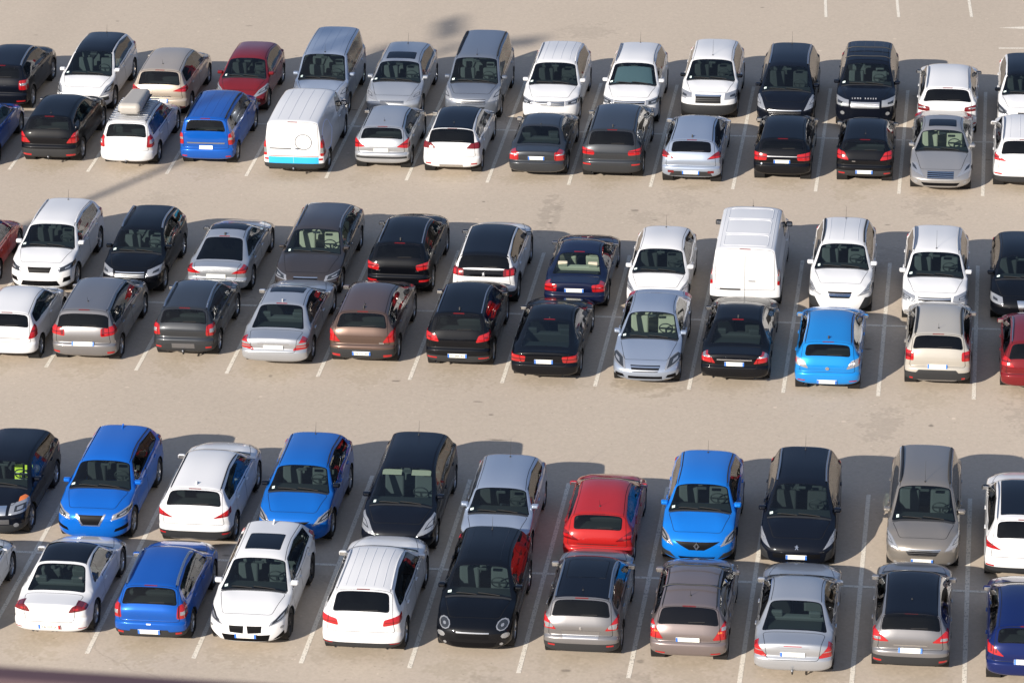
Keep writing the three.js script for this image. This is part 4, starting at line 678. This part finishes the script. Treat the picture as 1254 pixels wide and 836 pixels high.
  { t: 'mpv', L: 4.43, W: 1.83, H: 1.61, x: -23.89, z: -87.36, c: 'midgrey', an: [.8, .18], tl: [[[.58, .90], [1.12, .96], [1.12, 1.12], [.58, 1.06]]], tw: [[rect(.64, .965, .98, .99), 'redlens'], [rect(.58, .9, .66, 1.1), 'redlens']], rp: [.66, { w: .62 }], pair: [redLamp(.72, .92, .38, .06)], rwin: [.93, .86, .12], rail: 'white', railh: .0, railr: .02, label: 'grey people carrier with wide dark rear window and bracket shaped tail lamps' },
  { t: 'suv', L: 4.08, W: 1.74, H: 1.53, x: -21.23, z: -87.68, c: 'darkgrey', rail: 'silver', railh: .06, railr: .03, rg: 'r', p: { hn: .84, hc: 1.03, rw: .72, bf: .96, br: 1.02, hg: 1.06, R: .33 }, tl: [[[.76, .80], [1.12, .80], [1.12, 1.04], [.78, 1.02]]], tw: [[rect(.84, .86, 1.0, .96), 'clear']], pair: [redLamp(.70, .88, .42, .05)], rb: .51, mid: [skid(.6, .27, .31), ['plate_recess', cen(.36, .42, .56), 'grey', 'r']], tow: 1, label: 'dark grey raised hatchback with silver roof rails and tow bar' },
  { t: 'sedan', L: 5.08, W: 1.87, H: 1.46, x: -18.65, z: -87.73, c: 'silver', sun: [.10, .48, .74], fin: 1, int: 'g', rg: 'r', tl: [[[.62, .66], [1.12, .70], [1.12, .98], [.84, .92]]], tw: [[rect(.6, .78, 1.2, .84), 'clear'], [rect(.6, .72, 1.2, .745), 'clear']], mid: [line(.46, .80, .02, 'chrome', 'r')], rp: [.72, { w: .54, blue: 0 }], label: 'long silver saloon with dark sunroof and sloping striped tail lamps' },
  { t: 'suv', L: 4.37, W: 1.84, H: 1.62, x: -16.31, z: -87.76, c: 'brown', rg: 'r', fin: 2, an: [.82, .15], tl: 'tri', tw: [], clad: 0, rb: .59, p: { cs: 1.0, ws: 1.95, rw: .68, hn: .84 }, pair: [redLamp(.64, .88, .36, .07)], mid: [skid(.62, .26, .31)], rp: [.48, { w: .50, text: 'EN 512 HE' }], badge: [['bar', .76, .07, false, .55]], label: 'brown high car seen from behind with triangular red tail lamps' },
  { t: 'suv', L: 4.43, W: 1.81, H: 1.67, x: -13.69, z: -87.76, c: 'black', rail: 'silver', railh: .02, fin: 2, an: [.9, .1], rg: 'r', p: { rw: .70 }, tl: [[[.60, .92], [1.12, .98], [1.12, 1.14], [.66, 1.04]]], tw: [[rect(.8, .98, .9, 1.03), 'redlens']], pair: [redLamp(.62, .92, .42, .04)], rb: .51, rp: [.52, { w: .52, text: 'DT 089 RG' }], ex: [-.6], label: 'black sport utility vehicle seen from behind with plate low on bumper and silver rails' },
  { t: 'sedan', L: 4.71, W: 1.85, H: 1.39, x: -11.28, z: -87.24, c: 'black', rg: 'r', an: [.96, .05], p: { rs: 3.25, gs: 4.45, hg: .97, ds: 4.64, hd: .96, rw: .64, hr: 1.33 }, tl: [[[.56, .82], [1.12, .84], [1.12, .70], [.58, .70]]], rp: [.70, { w: .50 }], ex: [-.5, .5], rwin: [.84, .76, .06, .10], hbl: 1, label: 'black fastback saloon with wide slim red tail lamps and sloping rear window' },
  { t: 'sedan', L: 4.69, W: 1.81, H: 1.44, x: -8.58, z: -87.25, f: 1, c: 'silverblue', int: 'b', sideglass: 'g', hl: [[.56, .54], [1.1, .68], [1.1, .82], [.64, .74]], hdark: .75, gr: cen(.44, .50, .64, .85), bars: 2, mid: [intake(.5, .30, .38, 1)], pair: [['intake', [[.60, .34], [.90, .32], [.88, .44], [.66, .42]], 'mesh', 'f'], ['chrome_lip', [[.56, .275], [.95, .26], [.95, .30], [.58, .30]], 'chrome', 'f']], label: 'silver blue saloon with cream seats and chrome barred grille, nose out' },
  { t: 'sedan', L: 4.87, W: 1.85, H: 1.46, x: -6.23, z: -87.58, c: 'black', rg: 'g', fin: 2, tl: [[[.60, .74], [1.12, .80], [1.12, .94], [.70, .88]]], tw: [[rect(.6, .86, 1.2, .90), 'clear']], rp: [.70, { w: .52 }], mid: [line(.5, .80, .03, 'chrome', 'r'), line(.8, .27, .02, 'chrome', 'r')], ex: [-.55, .55], label: 'black saloon with chrome strip over the plate, behind large white van' },
  { t: 'hatch', L: 4.46, W: 1.76, H: 1.46, x: -3.77, z: -87.16, c: 'skyblue', rail: 'black', railh: .0, railr: .012, fin: 2, rg: 'r', tl: [[[.62, .78], [1.12, .88], [1.12, 1.02], [.72, .92]]], tm: 'clear', tw: [[[[.92, .86], [1.12, .92], [1.12, 1.03], [.92, .96]], 'red']], rp: [.40, { w: .52 }], pair: [redLamp(.66, .88, .40, .03)], ex: [-.6], rwin: [.80, .72, .08, .05], badge: [['disc', .76, .05, false]], label: 'bright blue hatchback seen from behind with pale clear tail lamps' },
  { t: 'suv', L: 4.15, W: 1.77, H: 1.59, x: -0.9, z: -87.45, c: 'cream', rail: 'black', railr: .03, railh: .03, an: [.86, .2], p: { rw: .72, hg: 1.16 }, tl: [[[.74, .90], [1.12, .90], [1.12, 1.10], [.74, 1.08]]], tw: [[rect(.80, .95, 1.0, 1.04), 'redlens']], clad: 1, rb: .56, mid: [['bumper_panel', cen(.55, .50, .64, 1.25), 'plastic', 'r'], skid(.6, .30, .35)], pair: [redLamp(.72, .82, .36, .05)], rp: [.72, { w: .52 }], label: 'beige crossover with black roof rails and scalloped black rear bumper' },
  { t: 'estate', L: 4.27, W: 1.75, H: 1.46, x: 1.6, z: -87.35, c: 'darkred', rail: 'silver', tl: [[[.62, .86], [1.12, .90], [1.12, 1.06], [.74, 1.0]]], mid: [line(.7, .30, .02, 'chrome', 'r')], label: 'dark red estate car beside beige crossover' },
  // ----- near row, far side
  { t: 'mpv', L: 4.02, W: 1.72, H: 1.53, x: -23.64, z: -76.68, f: 1, c: 'blueblack', p: { cs: 1.05, ws: 1.65, hn: .86, hc: 1.05, rw: .76 }, hl: [[.54, .72], [1.08, .72], [1.08, .92], [.56, .90]], hdark: .5, gr: cen(.46, .72, .88), grm: 'chrome', pair: [['indicator', [[.74, .86], [1.1, .80], [1.1, .96], [.74, .96]], 'amber', 'f'], fog(.74, .46, .07)], mid: [['bumper_bar', cen(.56, .50, .62), 'grey', 'f']], fb: .48, sideglass: 'g', darkrim: 0, label: 'black tall hatchback with orange indicators and safety vest behind windscreen' },
  { t: 'suv', L: 4.39, W: 1.81, H: 1.58, x: -21.1, z: -76.82, f: 1, c: 'blueq', fin: 1, rail: 'black', railh: .0, railr: .014, p: { rw: .69 }, hl: [[.56, .72], [1.1, .80], [1.1, .94], [.60, .84]], hdark: .55, gr: [[-.36, .84], [.36, .84], [.22, .60], [-.22, .60]], grm: 'mesh', mid: [['grille_v', [[-.42, .86], [-.36, .86], [-.20, .60], [-.26, .60]], 'chrome', 'f'], ['grille_v', [[.42, .86], [.36, .86], [.20, .60], [.26, .60]], 'chrome', 'f'], ['grille_v', cen(.26, .58, .61), 'chrome', 'f']], pair: [['intake', [[.62, .42], [.96, .48], [.96, .58], [.66, .50]], 'mesh', 'f']], sideglass: 'g', label: 'blue sport utility vehicle with chrome V-shaped grille, nose out' },
  { t: 'suv', L: 4.44, W: 1.82, H: 1.59, x: -18.55, z: -76.86, c: 'white', rail: 'black', railh: .01, fin: 1, rg: 'r', p: { rw: .70 }, tl: [[[.60, .90], [1.12, .96], [1.12, 1.12], [.94, 1.04]]], tw: [[rect(.66, .92, 1.2, .94), 'redlens']], rb: .55, mid: [skid(.66, .30, .36)], pair: [redLamp(.76, .96, .46, .04)], sideglass: 'g', label: 'white sport utility vehicle with black roof rail strips, seen from behind' },
  { t: 'suv', L: 4.12, W: 1.78, H: 1.56, x: -16.19, z: -76.99, f: 1, c: 'bluek', an: [.92, .3], mc: 'blueblack', rail: 'black', railh: .0, railr: .014, int: 'g', p: { rw: .69, hn: .86 }, hl: [[.56, .64], [1.1, .74], [1.1, .92], [.72, .80]], hdark: .6, gr: [[-.5, .74], [.5, .74], [.2, .60], [-.2, .60]], grm: 'mesh', mid: [intake(.66, .30, .40), line(.62, .285, .02, 'chrome', 'f')], sideglass: 'g', label: 'blue compact crossover with black mirrors, nose out, behind white car with sunroof' },
  { t: 'mpv', L: 4.60, W: 1.83, H: 1.57, x: -13.6, z: -76.94, f: 1, c: 'blueblack', an: [.88, .35], int: 'g', p: { cs: .95, ws: 2.1, hn: .80 }, hl: [[.52, .60], [1.1, .70], [1.1, 1.02], [.76, .84]], hdark: .4, gr: cen(.48, .56, .60), grm: 'chrome', mid: [intake(.5, .34, .46)], sideglass: 'g', extra: panoScreen, label: 'black people carrier with huge windscreen reaching into the roof' },
  { t: 'hatch', L: 4.15, W: 1.73, H: 1.44, x: -11.2, z: -76.4, f: 1, c: 'silverblue', an: [.9, .45], p: { doors: 1, bs: 2.35, hn: .76, cs: 1.12, ws: 1.72, hc: .98, rw: .72 }, sideglass: 'g', hl: 'sedan', label: 'pale blue three-door hatchback with tall aerial, behind black crossover' },
  { t: 'hatch', L: 4.06, W: 1.73, H: 1.44, x: -8.7, z: -76.46, c: 'red', an: [.84, .25], rg: 'r', tl: [[[.56, .82], [1.12, .86], [1.12, 1.02], [.86, .96]]], tm: 'dark', tw: [[rect(.70, .86, .96, .92), 'red']], mid: [line(.56, .70, .018, 'chrome', 'r')], rwin: [.84, .70, .04, .04], sideglass: 'g', label: 'red small hatchback seen from behind' },
  { t: 'suv', L: 4.12, W: 1.78, H: 1.56, x: -6.35, z: -76.78, f: 1, c: 'blue', an: [.9, .3], rail: 'black', railh: .0, railr: .014, int: 'g', p: { rw: .69, hn: .86 }, hl: [[.62, .62], [1.1, .72], [1.1, .92], [.76, .80]], hdark: .6, gr: [[-.62, .74], [.62, .74], [.20, .54], [-.20, .54]], grm: 'mesh', badge: [['diamond', .645, .075, true]], pair: [['fog_surround', [[.56, .30], [.98, .36], [.98, .48], [.72, .44]], 'plastic', 'f'], fog(.74, .41, .05)], mid: [intake(.5, .28, .36)], sideglass: 'g', label: 'blue compact crossover with blue mirrors and large diamond badge' },
  { t: 'estate', L: 4.50, W: 1.81, H: 1.55, x: -3.98, z: -77.01, f: 1, c: 'blueblack', rail: 'silver', railr: .024, an: [.9, .35], p: { hn: .76, hc: 1.0, cs: 1.08, ws: 1.95, bf: .95, br: 1.0 }, hl: [[.58, .58], [1.1, .72], [1.1, .98], [.92, .82]], hdark: .35, gr: cen(.62, .40, .52), badge: [['lion', .665, .06, true]], pair: [['fog_surround', [[.72, .30], [.96, .38], [.96, .62], [.78, .52]], 'plastic', 'f'], fog(.84, .44, .06)], fp: [.45, { w: .5 }], sideglass: 'g', label: 'black estate car with silver roof rails and animal badge on nose' },
  { t: 'mpv', L: 4.50, W: 1.75, H: 1.67, x: -1.02, z: -77.1, f: 1, c: 'bronze', rail: 'black', railr: .03, railh: .045, an: [.04, .5], int: 'g', p: { hn: .86, cs: 1.0, ws: 1.75, rw: .74 }, hl: [[.58, .66], [1.1, .72], [1.1, .98], [.80, .84]], hdark: .35, gr: cen(.48, .56, .70, .75), bars: 3, fp: [.43, { w: .52 }], mid: [line(.5, .70, .02, 'chrome', 'f')], pair: [fog(.72, .34, .05)], sideglass: 'g', label: 'bronze grey people carrier with black roof rails and dark barred grille, nose out' },
  { t: 'suv', L: 4.44, W: 1.85, H: 1.63, x: 1.35, z: -76.83, c: 'white', sun: [.02, .92, .80], mc: 'black', fin: 2, rail: 'silver', railh: .01, tl: [[[.62, .92], [1.12, .98], [1.12, 1.14], [.94, 1.06]]], rb: .47, pair: [redLamp(.74, .94, .48, .04)], rwin: [.86, .74], label: 'white sport utility vehicle with long dark glass roof and slanted red tail lamps' },
  // ----- near row, near side
  { t: 'hatch', L: 4.2, W: 1.78, H: 1.45, x: -23.48, z: -71.63, c: 'offwhite', label: 'white car standing beside white hardtop coupe with dark roof' },
  { t: 'coupe', L: 4.42, W: 1.79, H: 1.43, x: -20.88, z: -71.98, c: 'white', roof: 'glass', int: 'g', rg: 'r', sideglass: 'g', p: { rs: 2.95, gs: 3.72, hg: .98, hd: .98, rw: .67, rb: .53, cs: 1.2, ws: 1.85 }, tl: [[[.56, .83], [1.04, .88], [1.04, .96], [.62, .91]]], tm: 'dark', tw: [[rect(.64, .855, .76, .895), 'red'], [rect(.86, .88, .98, .93), 'red']], mid: [['brake_strip', cen(.18, .93, .945), 'redline', 'r'], ['rear_diffuser', cen(.62, .255, .29), 'rubber', 'r']], pair: [redLamp(.74, .94, .40, .02)], rp: [.46, { w: .52, text: 'CA 225 JX', red: 1 }], ex: [-.42, -.32], hbl: 0, label: 'white hardtop coupe with dark glass roof and pale rear headrests' },
  { t: 'suv', L: 4.08, W: 1.74, H: 1.54, x: -18.52, z: -71.75, c: 'deepblue', rail: 'silver', railh: .06, railr: .03, rg: 'r', sideglass: 'g', p: { hn: .84, hc: 1.03, rw: .71, bf: .96, br: 1.02, hg: 1.06, R: .33 }, tl: [[[.78, .80], [1.12, .80], [1.12, 1.06], [.80, 1.04]]], tw: [[rect(.84, .86, 1.02, .94), 'clear'], [rect(.78, .8, .82, 1.1), 'redlens']], pair: [redLamp(.70, .86, .40, .05)], rb: .47, mid: [['plate_recess', cen(.5, .37, .52, 1.2), 'plastic', 'r'], skid(.7, .26, .30)], rp: [.47, { w: .52 }], badge: [['bar', .66, .05, false]], label: 'blue raised hatchback with silver roof rails, seen from behind' },
  { t: 'suv', L: 4.36, W: 1.82, H: 1.53, x: -16.29, z: -71.98, f: 1, c: 'white', sun: [.16, .58, .66], fin: 1, darkrim: 1, int: 'g', p: { hn: .82, hc: 1.02, cs: 1.18, ws: 1.95, bf: .96, br: 1.06, rw: .67 }, hl: [[.58, .64], [1.1, .76], [1.1, .92], [.64, .72]], hdark: .75, gr: [[.04, .66], [.42, .66], [.40, .50], [.06, .48]], grm: 'mesh', mid: [['kidney_grille', [[-.04, .66], [-.42, .66], [-.40, .50], [-.06, .48]], 'mesh', 'f'], intake(.62, .26, .44, .9)], pair: [['intake', [[.68, .30], [.94, .34], [.94, .48]], 'mesh', 'f'], fog(.90, .58, .04)], badge: [['disc', .70, .045, true]], fp: [.42, { w: .50 }], label: 'white sporty crossover with square dark sunroof and split black grille' },
  { t: 'suv', L: 4.66, W: 1.89, H: 1.63, x: -13.58, z: -71.98, c: 'white', rail: 'white', railh: .02, railr: .022, ribs: 5, fin: 0, p: { rw: .68, rs: 4.05 }, tl: [[[.58, .90], [1.12, .98], [1.12, 1.10], [.60, .99]]], tw: [[rect(.6, .945, 1.0, .96), 'redlens']], rb: .45, mid: [line(.74, .275, .025, 'chrome', 'r')], pair: [redLamp(.70, .92, .42, .02)], ex: [-.6, .6], rwin: [.84, .74, .06, .06], label: 'white sport utility vehicle with ribbed roof and narrow red tail lamps, beside black crossover' },
  { t: 'suv', L: 4.25, W: 1.80, H: 1.59, x: -11.06, z: -72.09, f: 1, c: 'black', an: [.9, .3], ribs: 2, int: 'g', p: { rw: .68, hn: .84, hs: .26, hc: 1.04, cs: 1.12, ws: 1.8 }, hl: Array.from({ length: 10 }, (_, k) => [.74 + .155 * Math.cos(k * Math.PI / 5), .76 + .085 * Math.sin(k * Math.PI / 5)]), hdark: .80, gr: cen(.42, .50, .60), mid: [['moustache_bar', cen(.42, .63, .66), 'chrome', 'f'], intake(.60, .27, .40)], pair: [['running_light', Array.from({ length: 8 }, (_, k) => [.82 + .11 * Math.cos(k * Math.PI / 4), .56 + .065 * Math.sin(k * Math.PI / 4)]), 'clear', 'f'], fog(.72, .36, .045)], label: 'black crossover with round headlamps and chrome moustache bar on nose' },
  { t: 'suv', L: 4.18, W: 1.78, H: 1.60, x: -8.58, z: -72.0, c: 'midgrey', roof: 'blueblack', rail: 'silver', railh: .02, railr: .02, an: [.86, .15], sun: [.12, .58, .70], p: { rw: .72, rs: 3.75, hg: 1.12 }, tl: [[[.68, .88], [1.12, .90], [1.12, 1.16], [.92, 1.10]]], tw: [[[[.70, .90], [.90, .88], [.94, 1.0], [.72, .98]], 'clear'], [[[.98, .88], [1.2, .88], [1.2, 1.02], [.98, .98]], 'amber']], rb: .53, mid: [['plate_recess', cen(.50, .66, .84, .9), 'satin', 'r'], skid(.7, .25, .31), ['fog_strip', cen(.12, .26, .30), 'red', 'r']], pair: [redLamp(.66, .84, .46, .04)], badge: [['disc', .90, .03, false]], label: 'grey boxy crossover with dark two-tone roof, red and amber tail lamps, seen from behind' },
  { t: 'hatch', L: 4.24, W: 1.79, H: 1.47, x: -6.15, z: -72.06, c: 'mauve', an: [.8, .2], bars2: [.10, .62], rail: 'black', railh: .0, railr: .015, rg: 'r', tl: [[[.68, .74], [1.12, .74], [1.12, 1.04], [.90, 1.03]]], tw: [[rect(.84, .92, .98, .99), 'clear'], [rect(.76, .86, .86, .90), 'amber']], rp: [.72, { w: .54, blue: 1 }], pair: [redLamp(.58, .82, .36, .04)], mid: [line(.34, .80, .03, 'mauve', 'r')], rfrit: .06, rwin: [.88, .82, .03, .03], label: 'purplish brown hatchback with two roof cross bars, seen from behind' },
  { t: 'sedan', L: 4.82, W: 1.82, H: 1.45, x: -3.76, z: -71.88, c: 'silver', rg: 'g', int: 'g', tl: [[[.68, .66], [1.12, .68], [1.12, .92], [.92, .92]]], tw: [[rect(.6, .77, 1.2, .785), 'clear']], mid: [line(.22, .90, .015, 'red', 'r'), line(.4, .86, .012, 'satin', 'r')], rp: [.72, { w: .56, blue: 1, red: 1 }], tow: 1, hbl: 0, rwin: [.88, .84, .03, .03], label: 'silver saloon with tow bar and grey headrests, seen from behind' },
  { t: 'suv', L: 4.12, W: 1.78, H: 1.55, x: -1.16, z: -72.0, c: 'midgrey', roof: 'blueblack', roofto: .04, an: [.72, .06], p: { rw: .68, hg: 1.12, rs: 3.7, br: 1.08 }, tl: [[[.60, .92], [1.08, .90], [1.12, 1.12], [.86, 1.08]]], tw: [[[[.74, .93], [.92, .92], [.92, .98], [.76, .99]], 'clear']], rb: .55, mid: [line(.42, .80, .03, 'chrome', 'r'), ['rear_diffuser', cen(.6, .28, .33), 'rubber', 'r']], pair: [redLamp(.72, .92, .40, .05)], rp: [.70, { w: .54 }], rwin: [.92, .80, .02, .05], label: 'grey rounded crossover with black roof, seen from behind, beside silver saloon' },
  { t: 'hatch', L: 4.25, W: 1.80, H: 1.45, x: 1.41, z: -71.81, c: 'royal', rg: 'r', tl: [[[.60, .80], [1.12, .88], [1.12, 1.04], [.80, .94]]], tw: [[rect(.72, .84, .76, 1.0), 'redlens'], [rect(.84, .86, .88, 1.0), 'redlens'], [rect(.96, .88, 1.0, 1.0), 'redlens']], rp: [.66, { w: .54 }], rwin: [.86, .76], sideglass: 'g', label: 'royal blue hatchback with clawed red tail lamps beside grey rounded crossover' },
];
for (const sp of cars) car(sp);

// ---------------------------------------------------------------- high-visibility vest on the seat of the black tall hatchback
{
  const g = new THREE.Group(); g.name = 'safety_vest'; scene.add(g); g.position.set(-23.27, .66, -76.70); g.rotation.y = -Math.PI / 2;
  g.userData = { label: 'yellow safety vest with pale bands hung over a seat back behind windscreen', category: 'vest' };
  const sheet = (w, h, x, y, z, mat, name, th = .03) => { const q = new RoundedBoxGeometry(th, h, w, 2, .012); const p = q.attributes.position; for (let i = 0; i < p.count; i++) p.setX(i, p.getX(i) + .015 * Math.sin(p.getZ(i) * 26) + .02 * Math.cos(p.getY(i) * 5)); q.computeVertexNormals(); const m = mesh(name, q, mat, g); m.position.set(x, y, z); m.rotation.z = .24; return m; };
  sheet(.20, .52, 0.02, .22, -.13, M.yellow, 'front_panel'); sheet(.20, .52, 0.02, .22, .13, M.yellow, 'front_panel');
  for (const z of [-.13, .13]) for (const y of [.10, .26]) sheet(.205, .05, .03 - (y - .22) * .24, y, z, M.white, 'reflective_band', .036);
}

// ---------------------------------------------------------------- lighting mast outside the frame: its shadow crosses the lanes
{
  const g = new THREE.Group(); g.name = 'lighting_mast'; scene.add(g); const hgt = 32, len = hgt / Math.tan(SUN_EL);
  g.position.set(-17.56 - len * Math.sin(SUN_AZ), 0, -(112.24 - len * Math.cos(SUN_AZ)));
  g.userData = { label: 'tall grey steel lighting mast with four flat floodlights', category: 'lamp post' };
  const pole = new THREE.CylinderGeometry(.11, .30, hgt, 16); pole.translate(0, hgt / 2, 0); mesh('pole', pole, M.galv, g);
  const base = new THREE.CylinderGeometry(.55, .6, .14, 16); base.translate(0, .06, 0); mesh('base', base, M.stone, g);
  for (let k = 0; k < 4; k++) {
    const a = new THREE.Group(); a.name = 'floodlight'; g.add(a); a.position.y = hgt - .1; a.rotation.y = k * Math.PI / 2 + .25;
    const arm = new THREE.CylinderGeometry(.05, .05, 1.2, 8); arm.rotateZ(Math.PI / 2); arm.translate(.65, 0, 0); mesh('arm', arm, M.galv, a);
    const hd = mesh('lamp_housing', new RoundedBoxGeometry(1.7, .2, .62, 2, .05), M.galv, a); hd.position.x = 2.0; hd.rotation.z = .08;
    const ln = mesh('lens', new RoundedBoxGeometry(1.4, .02, .5, 1, .008), M.white, a); ln.position.set(2.0, -.105, 0); ln.rotation.z = .08;
  }
}
// ---------------------------------------------------------------- lookout terrace railing just below the lens
{
  const g = new THREE.Group(); g.name = 'terrace_railing'; scene.add(g);
  g.userData = { label: 'blurred dark purple handrail with rusty red board below it', category: 'railing' };
  const a = new THREE.Vector3(-1.617, 36.244, -5.098), b = new THREE.Vector3(-1.013, 36.191, -5.166), d = b.clone().sub(a).normalize(), at = a.clone().addScaledVector(d, -.6), L = 2.6;
  g.position.copy(at); const yaw = Math.atan2(-d.z, d.x), pitch = Math.asin(d.y); g.rotation.set(0, yaw, pitch, 'YZX');
  const bar = (n, w, h, dp, x, y, z, m) => { const q = mesh(n, new RoundedBoxGeometry(w, h, dp, 2, Math.min(h, dp) * .25), m, g); q.position.set(x, y, z); return q; };
  bar('handrail', L, .03, .05, L / 2, -.016, .02, M.rail); bar('board', L, .16, .03, L / 2, -.115, .045, M.railred);
  for (const x of [.05, L / 2, L - .05]) bar('post', .05, 1.1, .05, x, -.58, -.01, M.rail);
}
renderer.render(scene, camera);
